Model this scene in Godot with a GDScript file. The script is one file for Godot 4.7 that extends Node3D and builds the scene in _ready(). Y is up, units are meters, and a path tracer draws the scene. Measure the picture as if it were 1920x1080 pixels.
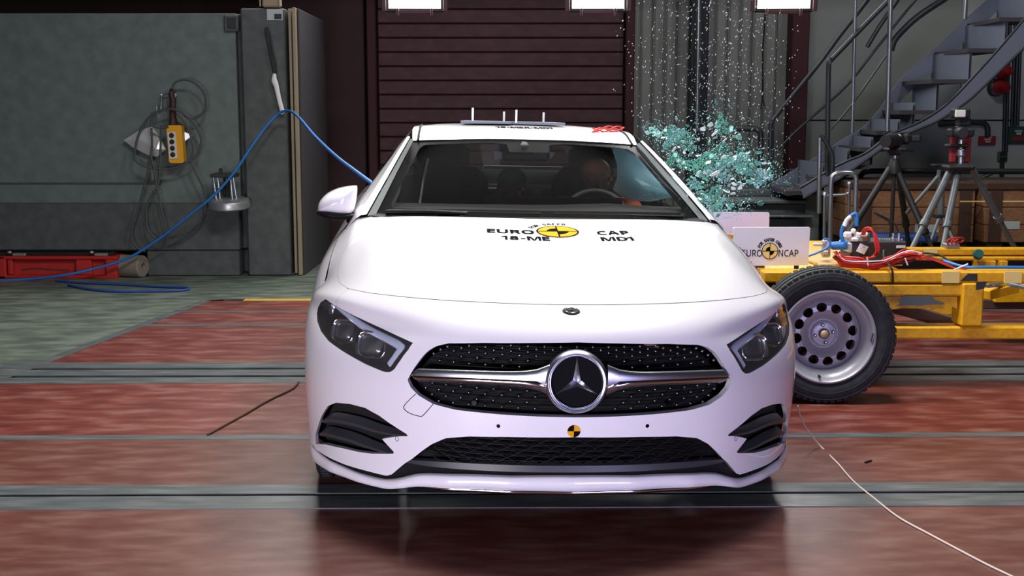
extends Node3D

const FOCAL := 2248.0                      # focal length in pixels of a 1920x1080 frame
const EYE := Vector3(0, 1.39, 0)
const PITCH := 0.1453
const QUIET := Color(0.5, 0.5, 0.5)

var M := {}
var taken := {}
var rng := RandomNumberGenerator.new()


# ---------------------------------------------------------------- mesh building
class MB:
	var st := SurfaceTool.new()
	var group := 1

	func _init() -> void:
		st.begin(Mesh.PRIMITIVE_TRIANGLES)

	func flat() -> void:
		st.set_smooth_group(-1)

	func soft() -> void:
		group += 1
		st.set_smooth_group(group)

	func tri(a: Vector3, b: Vector3, c: Vector3) -> void:
		st.add_vertex(a)
		st.add_vertex(b)
		st.add_vertex(c)

	func quad(a: Vector3, b: Vector3, c: Vector3, d: Vector3) -> void:
		tri(a, b, c)
		tri(a, c, d)

	# a triangle or quad that faces along «out»
	func face(p: Array, out: Vector3) -> void:
		var n: Vector3 = (p[2] - p[0]).cross(p[1] - p[0])
		if n.dot(out) < 0.0:
			p = p.duplicate()
			p.reverse()
		for i in range(1, p.size() - 1):
			tri(p[0], p[i], p[i + 1])

	func box(c: Vector3, s: Vector3, b := Basis(), ch := 0.004) -> void:
		flat()
		var h := s * 0.5
		ch = minf(ch, minf(h.x, minf(h.y, h.z)) * 0.8)
		var pt := func(sg: Array, ax: int) -> Vector3:
			var v := Vector3()
			for k in 3:
				v[k] = sg[k] * (h[k] - (0.0 if k == ax else ch))
			return c + b * v
		for ax in 3:
			var i := (ax + 1) % 3
			var j := (ax + 2) % 3
			for q in [-1.0, 1.0]:
				var ps := []
				for w in [[-1.0, -1.0], [1.0, -1.0], [1.0, 1.0], [-1.0, 1.0]]:
					var sg := [0.0, 0.0, 0.0]
					sg[ax] = q
					sg[i] = w[0]
					sg[j] = w[1]
					ps.append(pt.call(sg, ax))
				var o := Vector3()
				o[ax] = q
				face(ps, b * o)
			# the chamfers along axis «ax»
			for q in [-1.0, 1.0]:
				for r in [-1.0, 1.0]:
					var s0 := [0.0, 0.0, 0.0]
					var s1 := [0.0, 0.0, 0.0]
					s0[ax] = -1.0
					s1[ax] = 1.0
					s0[i] = q
					s1[i] = q
					s0[j] = r
					s1[j] = r
					var o := Vector3()
					o[i] = q
					o[j] = r
					face([pt.call(s0, i), pt.call(s1, i), pt.call(s1, j), pt.call(s0, j)], b * o)
		for q in [-1.0, 1.0]:
			for r in [-1.0, 1.0]:
				for t in [-1.0, 1.0]:
					var sg := [q, r, t]
					face([pt.call(sg, 0), pt.call(sg, 1), pt.call(sg, 2)], b * Vector3(q, r, t))

	# box whose long axis runs from a to b
	func beam(a: Vector3, b: Vector3, w: float, h: float, ch := 0.003, up := Vector3.UP) -> void:
		var z := (b - a).normalized()
		if absf(z.dot(up)) > 0.98:
			up = Vector3.RIGHT
		var x := up.cross(z).normalized()
		box((a + b) * 0.5, Vector3(w, h, a.distance_to(b)), Basis(x, z.cross(x), z), ch)

	func tube(path, r, sides := 8, caps := true, closed := false) -> void:
		soft()
		var n: int = path.size()
		var rings := []
		var side := Vector3()
		for i in n:
			var a: Vector3 = path[(i - 1 + n) % n] if closed or i > 0 else path[i]
			var c: Vector3 = path[(i + 1) % n] if closed or i < n - 1 else path[i]
			var d := (c - a).normalized()
			if side == Vector3():
				side = d.cross(Vector3.UP if absf(d.y) < 0.9 else Vector3.RIGHT).normalized()
			side = (side - d * side.dot(d)).normalized()
			var up := d.cross(side)
			var rr: float = r[i] if r is Array or r is PackedFloat32Array else r
			var ring := []
			for k in sides:
				var t := TAU * k / sides
				ring.append(path[i] + (side * cos(t) + up * sin(t)) * rr)
			rings.append(ring)
		for i in (n if closed else n - 1):
			var A: Array = rings[i]
			var B: Array = rings[(i + 1) % n]
			for k in sides:
				var l := (k + 1) % sides
				quad(A[k], A[l], B[l], B[k])
		if caps and not closed:
			flat()
			for e in [0, n - 1]:
				var o: Vector3 = (path[0] - path[1]) if e == 0 else (path[n - 1] - path[n - 2])
				face(rings[e], o)

	# profile of [radius, height] pairs turned about «axis» through «c»
	func lathe(prof: Array, c: Vector3, axis := Vector3.UP, seg := 24, crease := 0.6) -> void:
		var z := axis.normalized()
		var x := z.cross(Vector3.RIGHT if absf(z.x) < 0.8 else Vector3.UP).normalized()
		var y := z.cross(x)
		soft()
		var last := Vector2()
		for i in prof.size() - 1:
			var p := Vector2(prof[i][0], prof[i][1])
			var q := Vector2(prof[i + 1][0], prof[i + 1][1])
			if p.is_equal_approx(q):
				continue
			var d := (q - p).normalized()
			if i > 0 and absf(last.angle_to(d)) > crease:
				soft()
			last = d
			for k in seg:
				var t0 := TAU * k / seg
				var t1 := TAU * (k + 1) / seg
				var e0 := x * cos(t0) + y * sin(t0)
				var e1 := x * cos(t1) + y * sin(t1)
				var a := c + e0 * p.x + z * p.y
				var b := c + e1 * p.x + z * p.y
				var f := c + e1 * q.x + z * q.y
				var g := c + e0 * q.x + z * q.y
				if p.x < 1e-5:
					tri(a, f, g)
				elif q.x < 1e-5:
					tri(a, b, f)
				else:
					quad(a, b, f, g)

	func ball(c: Vector3, r: Vector3, seg := 12) -> void:
		soft()
		for i in seg / 2:
			var a0 := PI * i / (seg / 2) - PI / 2
			var a1 := PI * (i + 1) / (seg / 2) - PI / 2
			for k in seg:
				var t0 := TAU * k / seg
				var t1 := TAU * (k + 1) / seg
				var p := [Vector3(cos(a0) * cos(t0), sin(a0), cos(a0) * sin(t0)), Vector3(cos(a0) * cos(t1), sin(a0), cos(a0) * sin(t1)), Vector3(cos(a1) * cos(t1), sin(a1), cos(a1) * sin(t1)), Vector3(cos(a1) * cos(t0), sin(a1), cos(a1) * sin(t0))]
				for m in 4:
					p[m] = c + p[m] * r
				if i > 0:
					tri(p[0], p[1], p[2])
				if i < seg / 2 - 1:
					tri(p[0], p[2], p[3])

	# a flat outline pushed along a basis' z by «depth»
	func prism(poly: PackedVector2Array, depth: float, t: Transform3D) -> void:
		flat()
		var ids := Geometry2D.triangulate_polygon(poly)
		var out := t.basis.z
		for k in [0.0, depth]:
			for i in range(0, ids.size(), 3):
				var p := []
				for m in 3:
					var v: Vector2 = poly[ids[i + m]]
					p.append(t * Vector3(v.x, v.y, k))
				face(p, out if k > 0 else -out)
		var turn := 1.0 if Geometry2D.is_polygon_clockwise(poly) else -1.0
		for i in poly.size():
			var a := poly[i]
			var b := poly[(i + 1) % poly.size()]
			var nrm := Vector2(a.y - b.y, b.x - a.x) * turn
			face([t * Vector3(a.x, a.y, 0), t * Vector3(b.x, b.y, 0), t * Vector3(b.x, b.y, depth), t * Vector3(a.x, a.y, depth)], t.basis * Vector3(nrm.x, nrm.y, 0))

	# rows of points joined into a skin
	func skin(rows: Array, closed := false) -> void:
		soft()
		for i in rows.size() - 1:
			var n: int = rows[i].size()
			for k in (n if closed else n - 1):
				var l := (k + 1) % n
				quad(rows[i][k], rows[i][l], rows[i + 1][l], rows[i + 1][k])

	func add(m: Mesh, t: Transform3D) -> void:
		for k in m.get_surface_count():
			st.append_from(m, k, t)

	func mesh() -> ArrayMesh:
		st.generate_normals()
		return st.commit()


# a smooth surface through rows of control points (cubic B-spline, sharpened so that it passes close to them)
class Net:
	var c := []
	var nr := 0
	var nc := 0

	func _init(rows: Array) -> void:
		nr = rows.size()
		nc = rows[0].size()
		var t := rows.duplicate(true)
		for k in 2:
			var b := blur(t)
			for i in nr:
				for j in nc:
					t[i][j] = t[i][j] + rows[i][j] - b[i][j]
		var wide := []
		for r in t:
			var e: Array = r.duplicate()
			e.push_front(r[0] * 2.0 - r[1])
			e.push_back(r[nc - 1] * 2.0 - r[nc - 2])
			wide.append(e)
		var top := []
		var bot := []
		for j in nc + 2:
			top.append(wide[0][j] * 2.0 - wide[1][j])
			bot.append(wide[nr - 1][j] * 2.0 - wide[nr - 2][j])
		wide.push_front(top)
		wide.push_back(bot)
		for r in wide:
			c.append(PackedVector3Array(r))

	func blur(t: Array) -> Array:
		var h := []
		for r in t:
			var o := []
			for j in nc:
				var a: Vector3 = r[j - 1] if j > 0 else r[0] * 2.0 - r[1]
				var b: Vector3 = r[j + 1] if j < nc - 1 else r[nc - 1] * 2.0 - r[nc - 2]
				o.append((a + r[j] * 4.0 + b) / 6.0)
			h.append(o)
		var g := []
		for i in nr:
			var o := []
			for j in nc:
				var a: Vector3 = h[i - 1][j] if i > 0 else h[0][j] * 2.0 - h[1][j]
				var b: Vector3 = h[i + 1][j] if i < nr - 1 else h[nr - 1][j] * 2.0 - h[nr - 2][j]
				o.append((a + h[i][j] * 4.0 + b) / 6.0)
			g.append(o)
		return g

	func p(s: float, t: float) -> Vector3:
		var i := clampi(int(floor(t)), 0, nr - 2)
		var j := clampi(int(floor(s)), 0, nc - 2)
		var x := s - j
		var y := t - i
		var x0 := (1 - x) * (1 - x) * (1 - x)
		var x3 := x * x * x
		var x1 := 3 * x3 - 6 * x * x + 4
		var x2 := 6.0 - x0 - x1 - x3
		var y0 := (1 - y) * (1 - y) * (1 - y)
		var y3 := y * y * y
		var y1 := 3 * y3 - 6 * y * y + 4
		var y2 := 6.0 - y0 - y1 - y3
		var r0: PackedVector3Array = c[i]
		var r1: PackedVector3Array = c[i + 1]
		var r2: PackedVector3Array = c[i + 2]
		var r3: PackedVector3Array = c[i + 3]
		return ((r0[j] * x0 + r0[j + 1] * x1 + r0[j + 2] * x2 + r0[j + 3] * x3) * y0 + (r1[j] * x0 + r1[j + 1] * x1 + r1[j + 2] * x2 + r1[j + 3] * x3) * y1 + (r2[j] * x0 + r2[j + 1] * x1 + r2[j + 2] * x2 + r2[j + 3] * x3) * y2 + (r3[j] * x0 + r3[j + 1] * x1 + r3[j + 2] * x2 + r3[j + 3] * x3) * y3) / 36.0

	func n(s: float, t: float) -> Vector3:
		var e := 0.02
		return (p(s + e, t) - p(s - e, t)).cross(p(s, t + e) - p(s, t - e)).normalized()

	func o(s: float, t: float, off: float) -> Vector3:
		return p(s, t) + n(s, t) * off


# an outline in a net's own coordinates
class Outline:
	var pts: PackedVector2Array
	var lo := Vector2(1e9, 1e9)
	var hi := Vector2(-1e9, -1e9)

	func _init(flat_list: Array, mirrored := false) -> void:
		for i in range(0, flat_list.size(), 2):
			pts.append(Vector2(flat_list[i], flat_list[i + 1]))
		if mirrored:
			for i in range(flat_list.size() - 2, -1, -2):
				if absf(flat_list[i]) > 0.001:
					pts.append(Vector2(-flat_list[i], flat_list[i + 1]))
		for q in pts:
			lo = lo.min(q)
			hi = hi.max(q)

	# distance to the outline, negative inside it
	func d(q: Vector2) -> float:
		if q.x < lo.x - 0.3 or q.y < lo.y - 0.3 or q.x > hi.x + 0.3 or q.y > hi.y + 0.3:
			return 0.3
		var best := 1e9
		var k := pts.size() - 1
		for i in pts.size():
			best = minf(best, q.distance_squared_to(Geometry2D.get_closest_point_to_segment(q, pts[k], pts[i])))
			k = i
		best = sqrt(best)
		return -best if Geometry2D.is_point_in_polygon(q, pts) else best

	# points along it, no further apart than «step»
	func fine(step: float) -> PackedVector2Array:
		var out := PackedVector2Array()
		for i in pts.size():
			var a := pts[i]
			var b := pts[(i + 1) % pts.size()]
			var m := maxi(1, int(ceil(a.distance_to(b) / step)))
			for k in m:
				out.append(a.lerp(b, float(k) / m))
		return out


# the part of a net where keep(s, t) > 0, cut cleanly along keep = 0; off pushes it along its normals
func sheet(net: Net, s0: float, s1: float, ns: int, t0: float, t1: float, nt: int, keep: Callable, off := 0.0) -> ArrayMesh:
	var pos := PackedVector3Array()
	var nor := PackedVector3Array()
	var ids := PackedInt32Array()
	var val := PackedFloat32Array()
	var grid := PackedInt32Array()
	var par := PackedVector2Array()
	for i in nt + 1:
		for j in ns + 1:
			var q := Vector2(lerpf(s0, s1, float(j) / ns), lerpf(t0, t1, float(i) / nt))
			par.append(q)
			val.append(keep.call(q.x, q.y))
	grid.resize(par.size())
	grid.fill(-1)
	var cuts := {}
	var vert := func(k: int) -> int:
		if grid[k] < 0:
			grid[k] = pos.size()
			var nn := net.n(par[k].x, par[k].y)
			pos.append(net.p(par[k].x, par[k].y) + nn * off)
			nor.append(nn)
		return grid[k]
	var cut := func(a: int, b: int) -> int:
		var key := mini(a, b) * 1000000 + maxi(a, b)
		if not cuts.has(key):
			var q := par[a].lerp(par[b], val[a] / (val[a] - val[b]))
			cuts[key] = pos.size()
			var nn := net.n(q.x, q.y)
			pos.append(net.p(q.x, q.y) + nn * off)
			nor.append(nn)
		return cuts[key]
	for i in nt:
		for j in ns:
			var a := i * (ns + 1) + j
			var b := a + 1
			var c := a + ns + 2
			var d := a + ns + 1
			if val[a] > 0 and val[b] > 0 and val[c] > 0 and val[d] > 0:
				var va: int = vert.call(a)
				var vc: int = vert.call(c)
				ids.append_array(PackedInt32Array([va, vc, vert.call(b), va, vert.call(d), vc]))
				continue
			for tr in [[a, c, b], [a, d, c]]:
				var poly := []
				for k in 3:
					var u: int = tr[k]
					var v: int = tr[(k + 1) % 3]
					if val[u] > 0:
						poly.append(vert.call(u))
					if (val[u] > 0) != (val[v] > 0):
						poly.append(cut.call(u, v))
				for k in range(1, poly.size() - 1):
					ids.append_array(PackedInt32Array([poly[0], poly[k], poly[k + 1]]))
	var out := ArrayMesh.new()
	if ids.is_empty():
		return out
	var arr := []
	arr.resize(Mesh.ARRAY_MAX)
	arr[Mesh.ARRAY_VERTEX] = pos
	arr[Mesh.ARRAY_NORMAL] = nor
	arr[Mesh.ARRAY_INDEX] = ids
	out.add_surface_from_arrays(Mesh.PRIMITIVE_TRIANGLES, arr)
	return out


# the return edge of a cut-out: a strip along its outline that goes «depth» inward
func rim(b: MB, net: Net, line: PackedVector2Array, depth: float, shift: float, closed := true, back := Vector3(0, 0, -1), start := 0.0) -> void:
	var A := []
	var B := []
	for q in line:
		var p := net.p(q.x + shift, q.y)
		var n := net.n(q.x + shift, q.y)
		A.append(p + n * start)
		B.append(p + (back * 0.75 - n * 0.5).normalized() * depth)
	b.skin([A, B], closed)


# ---------------------------------------------------------------- objects
func numbered(called: String) -> String:
	var k: int = taken.get(called, 0)
	taken[called] = k + 1
	return called if k == 0 else "%s_%03d" % [called, k]


func tag(o: Node, label: String, category: String, group := "") -> Node:
	o.set_meta("label", label)
	o.set_meta("category", category)
	if group:
		o.set_meta("group", group)
	return o


func thing(called: String, label: String, category: String, where := Vector3(), basis := Basis(), group := "") -> Node3D:
	var o := Node3D.new()
	o.name = numbered(called)
	add_child(o, true)
	o.transform = Transform3D(basis, where)
	tag(o, label, category, group)
	return o


func put(called: String, mesh: Mesh, mat: Material, parent: Node = null, where := Transform3D()) -> MeshInstance3D:
	var o := MeshInstance3D.new()
	if parent == null:
		o.name = numbered(called)
		parent = self
	else:
		var n := 0
		var nm := called
		while parent.has_node(nm):
			n += 1
			nm = "%s_%03d" % [called, n]
		o.name = nm
	o.mesh = mesh
	o.material_override = mat
	parent.add_child(o, true)
	o.transform = where
	return o


func part(called: String, b: MB, mat: Material, parent: Node = null, where := Transform3D()) -> MeshInstance3D:
	return put(called, b.mesh(), mat, parent, where)


func struct(called: String, b: MB, mat: Material) -> MeshInstance3D:
	var o := put(called, b.mesh(), mat)
	o.set_meta("kind", "structure")
	return o


func stuff(o: Node) -> Node:
	o.set_meta("kind", "stuff")
	return o


# the point that the photograph shows at a pixel, on the upright plane z = -far
func at(px: float, py: float, far: float) -> Vector3:
	var d := sight(px, py)
	return EYE + d * (-far / d.z)


func on_floor(px: float, py: float, y := 0.0) -> Vector3:
	var d := sight(px, py)
	return EYE + d * ((y - EYE.y) / d.y)


func sight(px: float, py: float) -> Vector3:
	var x := (px - 960.0) / FOCAL
	var y := (540.0 - py) / FOCAL
	return Vector3(x, y * cos(PITCH) - sin(PITCH), -(y * sin(PITCH) + cos(PITCH)))


func ats(list: Array, far: float) -> Array:
	var out := []
	for i in range(0, list.size(), 2):
		out.append(at(list[i], list[i + 1], far))
	return out


# a rounded line through points
func curve(pts: Array, n := 6, closed := false) -> PackedVector3Array:
	var out := PackedVector3Array()
	var m := pts.size()
	for i in (m if closed else m - 1):
		var a: Vector3 = pts[(i - 1 + m) % m] if closed or i > 0 else pts[i]
		var b: Vector3 = pts[i]
		var c: Vector3 = pts[(i + 1) % m]
		var d: Vector3 = pts[(i + 2) % m] if closed or i < m - 2 else pts[(i + 1) % m]
		for k in n:
			out.append(b.cubic_interpolate(c, a, d, float(k) / n))
	if not closed:
		out.append(pts[m - 1])
	return out


func circle(r: float, n := 32, from := 0.0, to := TAU) -> PackedVector2Array:
	var out := PackedVector2Array()
	for i in n:
		var t := from + (to - from) * i / (n if is_equal_approx(to - from, TAU) else n - 1)
		out.append(Vector2(cos(t), sin(t)) * r)
	return out


func rounded_rect(w: float, h: float, r: float, n := 5) -> PackedVector2Array:
	var out := PackedVector2Array()
	for q in 4:
		var cx := (w / 2 - r) * (1 if q in [0, 3] else -1)
		var cy := (h / 2 - r) * (1 if q in [0, 1] else -1)
		for i in n:
			var t := PI / 2 * (q + float(i) / (n - 1))
			out.append(Vector2(cx + cos(t) * r, cy + sin(t) * r))
	return out


func text_mesh(s: String, size: float, depth := 0.001, face := "Droid Sans", bold := 400) -> TextMesh:
	var f := SystemFont.new()
	f.font_names = PackedStringArray([face])
	f.font_weight = bold
	var t := TextMesh.new()
	t.text = s
	t.font = f
	t.font_size = 32
	t.pixel_size = size / 23.0            # «size» is about the height of a capital
	t.depth = depth
	t.curve_step = 1.0
	return t


# ---------------------------------------------------------------- materials
func noise(freq: float, oct := 4, sd := 1, kind := FastNoiseLite.TYPE_SIMPLEX_SMOOTH) -> FastNoiseLite:
	var f := FastNoiseLite.new()
	f.seed = sd
	f.noise_type = kind
	f.frequency = freq
	f.fractal_octaves = oct
	return f


func ntex(freq: float, oct: int, sd: int, ramp: Array = [], bump := 0.0, size := 512) -> NoiseTexture2D:
	var t := NoiseTexture2D.new()
	t.width = size
	t.height = size
	t.seamless = true
	t.noise = noise(freq, oct, sd)
	if bump > 0.0:
		t.as_normal_map = true
		t.bump_strength = bump
	if ramp:
		var g := Gradient.new()
		g.offsets = PackedFloat32Array()
		var off := PackedFloat32Array()
		var col := PackedColorArray()
		for i in range(0, ramp.size(), 2):
			off.append(ramp[i])
			col.append(ramp[i + 1])
		g.offsets = off
		g.colors = col
		t.color_ramp = g
	return t


func mat(called: String, c: Color, rough := 0.5, metal := 0.0, more := {}) -> StandardMaterial3D:
	var m := StandardMaterial3D.new()
	m.resource_name = called
	m.albedo_color = c
	m.roughness = rough
	m.metallic = metal
	m.cull_mode = BaseMaterial3D.CULL_DISABLED
	for k in more:
		m.set(k, more[k])
	M[called] = m
	return m


func rgb(r: int, g: int, b: int) -> Color:
	return Color8(r, g, b)


# albedo grain laid by world position
func grain(m: StandardMaterial3D, t: Texture2D, scale: Vector3) -> StandardMaterial3D:
	m.albedo_texture = t
	m.uv1_triplanar = true
	m.uv1_world_triplanar = true
	m.uv1_scale = scale
	return m


var everywhere := func(_s: float, _t: float) -> float: return 1.0


func _ready() -> void:
	rng.seed = 7
	var cam := Camera3D.new()
	cam.name = "camera"
	cam.position = EYE
	cam.rotation = Vector3(-PITCH, 0, 0)
	cam.fov = rad_to_deg(2.0 * atan(540.0 / FOCAL))
	cam.near = 0.05
	cam.far = 100.0
	add_child(cam)
	var env := Environment.new()
	env.background_mode = Environment.BG_COLOR
	env.background_color = Color(0, 0, 0)
	env.tonemap_mode = Environment.TONE_MAPPER_LINEAR
	env.tonemap_exposure = 1.0
	env.sdfgi_enabled = true
	env.ssao_enabled = true
	env.ssil_enabled = true
	var we := WorldEnvironment.new()
	we.name = "surroundings"
	we.environment = env
	add_child(we)
	materials()
	# the light rig: rows of flood lights under the hall's roof, and two soft boxes beside the camera
	var cool := Color(1.0, 0.99, 0.97)
	var names := ["left of the two broad light panels over the car", "right of the two broad light panels over the car"]
	for k in 2:
		var x := -0.7 + 1.9 * k
		flood("overhead_light_panel", names[k], Vector3(x, 4.2, -5.3), Vector3(x, 0, -5.2), Vector2(0.9, 0.9), 14.0, cool, "light panels above the car")
	flood("rear_light_bank", "wide white light bank high under the hall roof behind the car", Vector3(-0.1, 4.45, -11.3), Vector3(0.1, 2.9, -3.0), Vector2(4.6, 1.1), 30.0, cool, "")
	flood("soft_box_light", "large soft box on a low stand left of the camera", Vector3(-1.6, 0.42, -0.1), Vector3(0.1, 0.5, -4.0), Vector2(1.6, 0.6), 11.5, Color(0.96, 0.94, 1.0), "soft boxes at the camera")
	flood("soft_box_light", "large soft box on a low stand right of the camera", Vector3(1.9, 0.42, 0.3), Vector3(0.5, 0.5, -4.0), Vector2(1.6, 0.6), 6.0, Color(0.74, 0.72, 1.0), "soft boxes at the camera")
	flood("hall_lamp", "plain hall lamp under the roof above the staircase corner", Vector3(4.2, 5.0, -7.4), Vector3(4.6, 1.2, -11.6), Vector2(0.5, 0.3), 4.2, cool, "")
	hanging_lamps()
	room()
	crash_block()
	barrier()
	stairs()
	back_corner()
	car()
	dummies()
	glass_cloud()
	floor_things()


# a lamp: housing, glowing face, and the light itself just in front of that face
func flood(called: String, label: String, where: Vector3, target: Vector3, size: Vector2, energy: float, tint: Color, group: String) -> Node3D:
	var b := Basis.looking_at(target - where, Vector3.FORWARD if absf((target - where).normalized().y) > 0.95 else Vector3.UP)
	var t := thing(called, label, "light", where, b, group)
	var h := MB.new()
	h.box(Vector3(0, 0, 0.06), Vector3(size.x + 0.06, size.y + 0.06, 0.1), Basis(), 0.012)
	part("housing", h, M.black_metal, t)
	var g := MB.new()
	g.box(Vector3(0, 0, 0.004), Vector3(size.x, size.y, 0.006), Basis(), 0.001)
	part("glowing_face", g, M.glow, t)
	var br := MB.new()
	for s in [-1.0, 1.0]:
		br.beam(Vector3(s * (size.x / 2 + 0.045), 0, 0.06), Vector3(s * (size.x / 2 + 0.045), 0, 0.34), 0.012, 0.03)
	br.beam(Vector3(-size.x / 2 - 0.045, 0, 0.34), Vector3(size.x / 2 + 0.045, 0, 0.34), 0.03, 0.012)
	part("yoke", br, M.black_metal, t)
	var l := AreaLight3D.new()
	l.name = "light"
	l.area_size = size
	l.light_energy = energy
	l.light_color = tint
	l.area_range = 30.0
	l.area_attenuation = 2.0
	l.shadow_enabled = true
	l.position = Vector3(0, 0, -0.006)
	t.add_child(l)
	return t


func materials() -> void:
	mat("glow", Color.WHITE, 0.5, 0.0, {"emission_enabled": true, "emission": Color(1, 0.98, 0.97), "emission_energy_multiplier": 3.0})
	mat("black_metal", rgb(34, 34, 36), 0.5, 0.3)
	# the car
	mat("paint", rgb(234, 232, 240), 0.32, 0.0, {"clearcoat_enabled": true, "clearcoat": 1.0, "clearcoat_roughness": 0.04})
	mat("gap", rgb(12, 12, 13), 0.9)
	mat("black_plastic", rgb(13, 13, 14), 0.5, 0.0, {"metallic_specular": 0.3})
	mat("badge_black", rgb(6, 6, 8), 0.55, 0.0, {"metallic_specular": 0.2})
	mat("wheel_leather", rgb(62, 60, 62), 0.7)
	mat("fin_plastic", rgb(52, 54, 60), 0.42)
	mat("gloss_black", rgb(7, 7, 8), 0.12, 0.0, {"metallic_specular": 0.35})
	mat("chrome", rgb(228, 231, 238), 0.12, 1.0)
	mat("satin_silver", rgb(205, 210, 222), 0.3, 1.0)
	mat("dull_chrome", rgb(130, 134, 140), 0.22, 1.0)
	mat("lens", Color(1, 1, 1, 0.03), 0.02, 0.0, {"transparency": BaseMaterial3D.TRANSPARENCY_ALPHA})
	mat("windscreen", Color(0.01, 0.012, 0.012, 0.29), 0.02, 0.0, {"transparency": BaseMaterial3D.TRANSPARENCY_ALPHA, "metallic_specular": 0.4})
	mat("frit", rgb(12, 12, 13), 0.2)
	mat("light_guide", rgb(190, 200, 228), 0.25, 0.1, {"clearcoat_enabled": true, "clearcoat": 1.0})
	mat("projector", rgb(20, 22, 25), 0.05, 0.0, {"clearcoat_enabled": true, "clearcoat": 1.0})
	mat("amber", rgb(230, 150, 20), 0.2, 0.0, {"clearcoat_enabled": true, "clearcoat": 1.0})
	mat("tyre", rgb(40, 42, 44), 0.78)
	grain(mat("tyre_wall", rgb(150, 155, 158), 0.72), ntex(0.02, 4, 5, [0.0, rgb(56, 60, 63), 0.5, rgb(74, 79, 82), 1.0, rgb(98, 104, 104)]), Vector3.ONE * 1.6)
	mat("rim_silver", rgb(188, 190, 198), 0.34, 0.2)
	mat("hub_brass", rgb(150, 130, 90), 0.3, 0.9)
	mat("ink", rgb(16, 17, 24), 0.9, 0.0, {"metallic_specular": 0.1})
	mat("target_yellow", rgb(232, 164, 20), 0.8, 0.0, {"metallic_specular": 0.2})
	mat("dash", rgb(26, 26, 28), 0.75)
	mat("seat_cloth", rgb(30, 29, 31), 0.9)
	mat("trim_grey", rgb(118, 126, 128), 0.7)
	mat("pillar_grey", rgb(84, 91, 92), 0.6)
	mat("headliner", rgb(60, 60, 62), 0.95)
	mat("airbag_cloth", rgb(196, 244, 250), 0.85, 0.0, {"backlight_enabled": true, "backlight": Color(0.8, 0.95, 1.0)})
	mat("dummy_vinyl", rgb(138, 96, 68), 0.5)
	mat("orange_shirt", rgb(214, 92, 40), 0.9)
	mat("green_paint", rgb(34, 92, 60), 0.6)
	# metals, plastics, cloth
	mat("steel_pipe", rgb(176, 184, 192), 0.3, 0.9)
	mat("dark_pipe", rgb(74, 78, 84), 0.4, 0.7)
	mat("stair_grey", rgb(112, 120, 138), 0.6, 0.2)
	mat("stair_dark", rgb(60, 58, 64), 0.8)
	grain(mat("yellow_paint", rgb(255, 255, 255), 0.5), ntex(0.03, 4, 9, [0.0, rgb(206, 148, 4), 0.45, rgb(222, 163, 8), 0.7, rgb(232, 174, 22), 1.0, rgb(196, 140, 10)]), Vector3.ONE * 1.3)
	mat("rust_brown", rgb(74, 52, 40), 0.85)
	mat("pale_tape", rgb(232, 206, 128), 0.7)
	mat("wood_board", rgb(190, 160, 104), 0.8)
	mat("board_white", rgb(226, 222, 236), 0.7)
	mat("board_lilac", rgb(196, 186, 226), 0.7)
	mat("white_plastic", rgb(228, 228, 232), 0.5)
	mat("off_white", rgb(206, 204, 200), 0.7)
	mat("box_black", rgb(44, 45, 50), 0.55)
	mat("aluminium", rgb(190, 194, 198), 0.35, 0.8)
	mat("cable_red", rgb(206, 40, 36), 0.5)
	mat("cable_blue", rgb(38, 112, 190), 0.5)
	mat("cable_navy", rgb(36, 78, 150), 0.55)
	mat("cable_grey", rgb(70, 76, 76), 0.6)
	mat("cable_black", rgb(24, 24, 26), 0.6)
	mat("cable_white", rgb(216, 200, 190), 0.6)
	mat("strap_white", rgb(226, 228, 232), 0.7)
	mat("pendant_yellow", rgb(222, 158, 14), 0.5)
	mat("pendant_handle", rgb(58, 26, 30), 0.6)
	mat("foil", rgb(222, 222, 226), 0.3, 0.35)
	mat("bin_red", rgb(176, 36, 30), 0.55)
	mat("kraft", rgb(130, 122, 110), 0.9)
	grain(mat("crate_board", Color.WHITE, 0.85), ntex(0.03, 4, 21, [0.0, rgb(118, 82, 56), 0.5, rgb(138, 98, 68), 1.0, rgb(156, 114, 82)]), Vector3(0.8, 2.5, 0.8))
	mat("crate_dark", rgb(70, 50, 40), 0.9)
	mat("label_grey", rgb(176, 184, 188), 0.8)
	mat("sign_red", rgb(140, 36, 44), 0.6)
	mat("sign_green", rgb(20, 70, 56), 0.6)
	mat("beacon_red", rgb(150, 26, 34), 0.3)
	mat("camera_body", rgb(30, 31, 34), 0.5)
	mat("tripod_grey", rgb(112, 118, 122), 0.45, 0.4)
	mat("flash_face", rgb(226, 226, 226), 0.4)
	mat("machine_grey", rgb(86, 94, 96), 0.6)
	mat("machine_dark", rgb(42, 46, 50), 0.7)
	# glass of the broken side window
	mat("shard_green", rgb(72, 152, 134), 0.18, 0.0, {"clearcoat_enabled": true, "clearcoat": 1.0, "backlight_enabled": true, "backlight": Color(0.2, 0.42, 0.38)})
	mat("shard_teal", rgb(122, 192, 184), 0.2, 0.0, {"clearcoat_enabled": true, "clearcoat": 1.0, "backlight_enabled": true, "backlight": Color(0.25, 0.45, 0.42)})
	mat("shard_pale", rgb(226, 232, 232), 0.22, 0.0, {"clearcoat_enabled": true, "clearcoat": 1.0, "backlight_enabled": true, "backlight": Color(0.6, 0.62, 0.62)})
	# the hall
	grain(mat("concrete_green", Color.WHITE, 0.5), ntex(0.012, 6, 31, [0.0, rgb(66, 76, 70), 0.4, rgb(90, 102, 92), 0.6, rgb(104, 115, 104), 1.0, rgb(128, 138, 128)]), Vector3(0.45, 0.8, 1.1))
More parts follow.
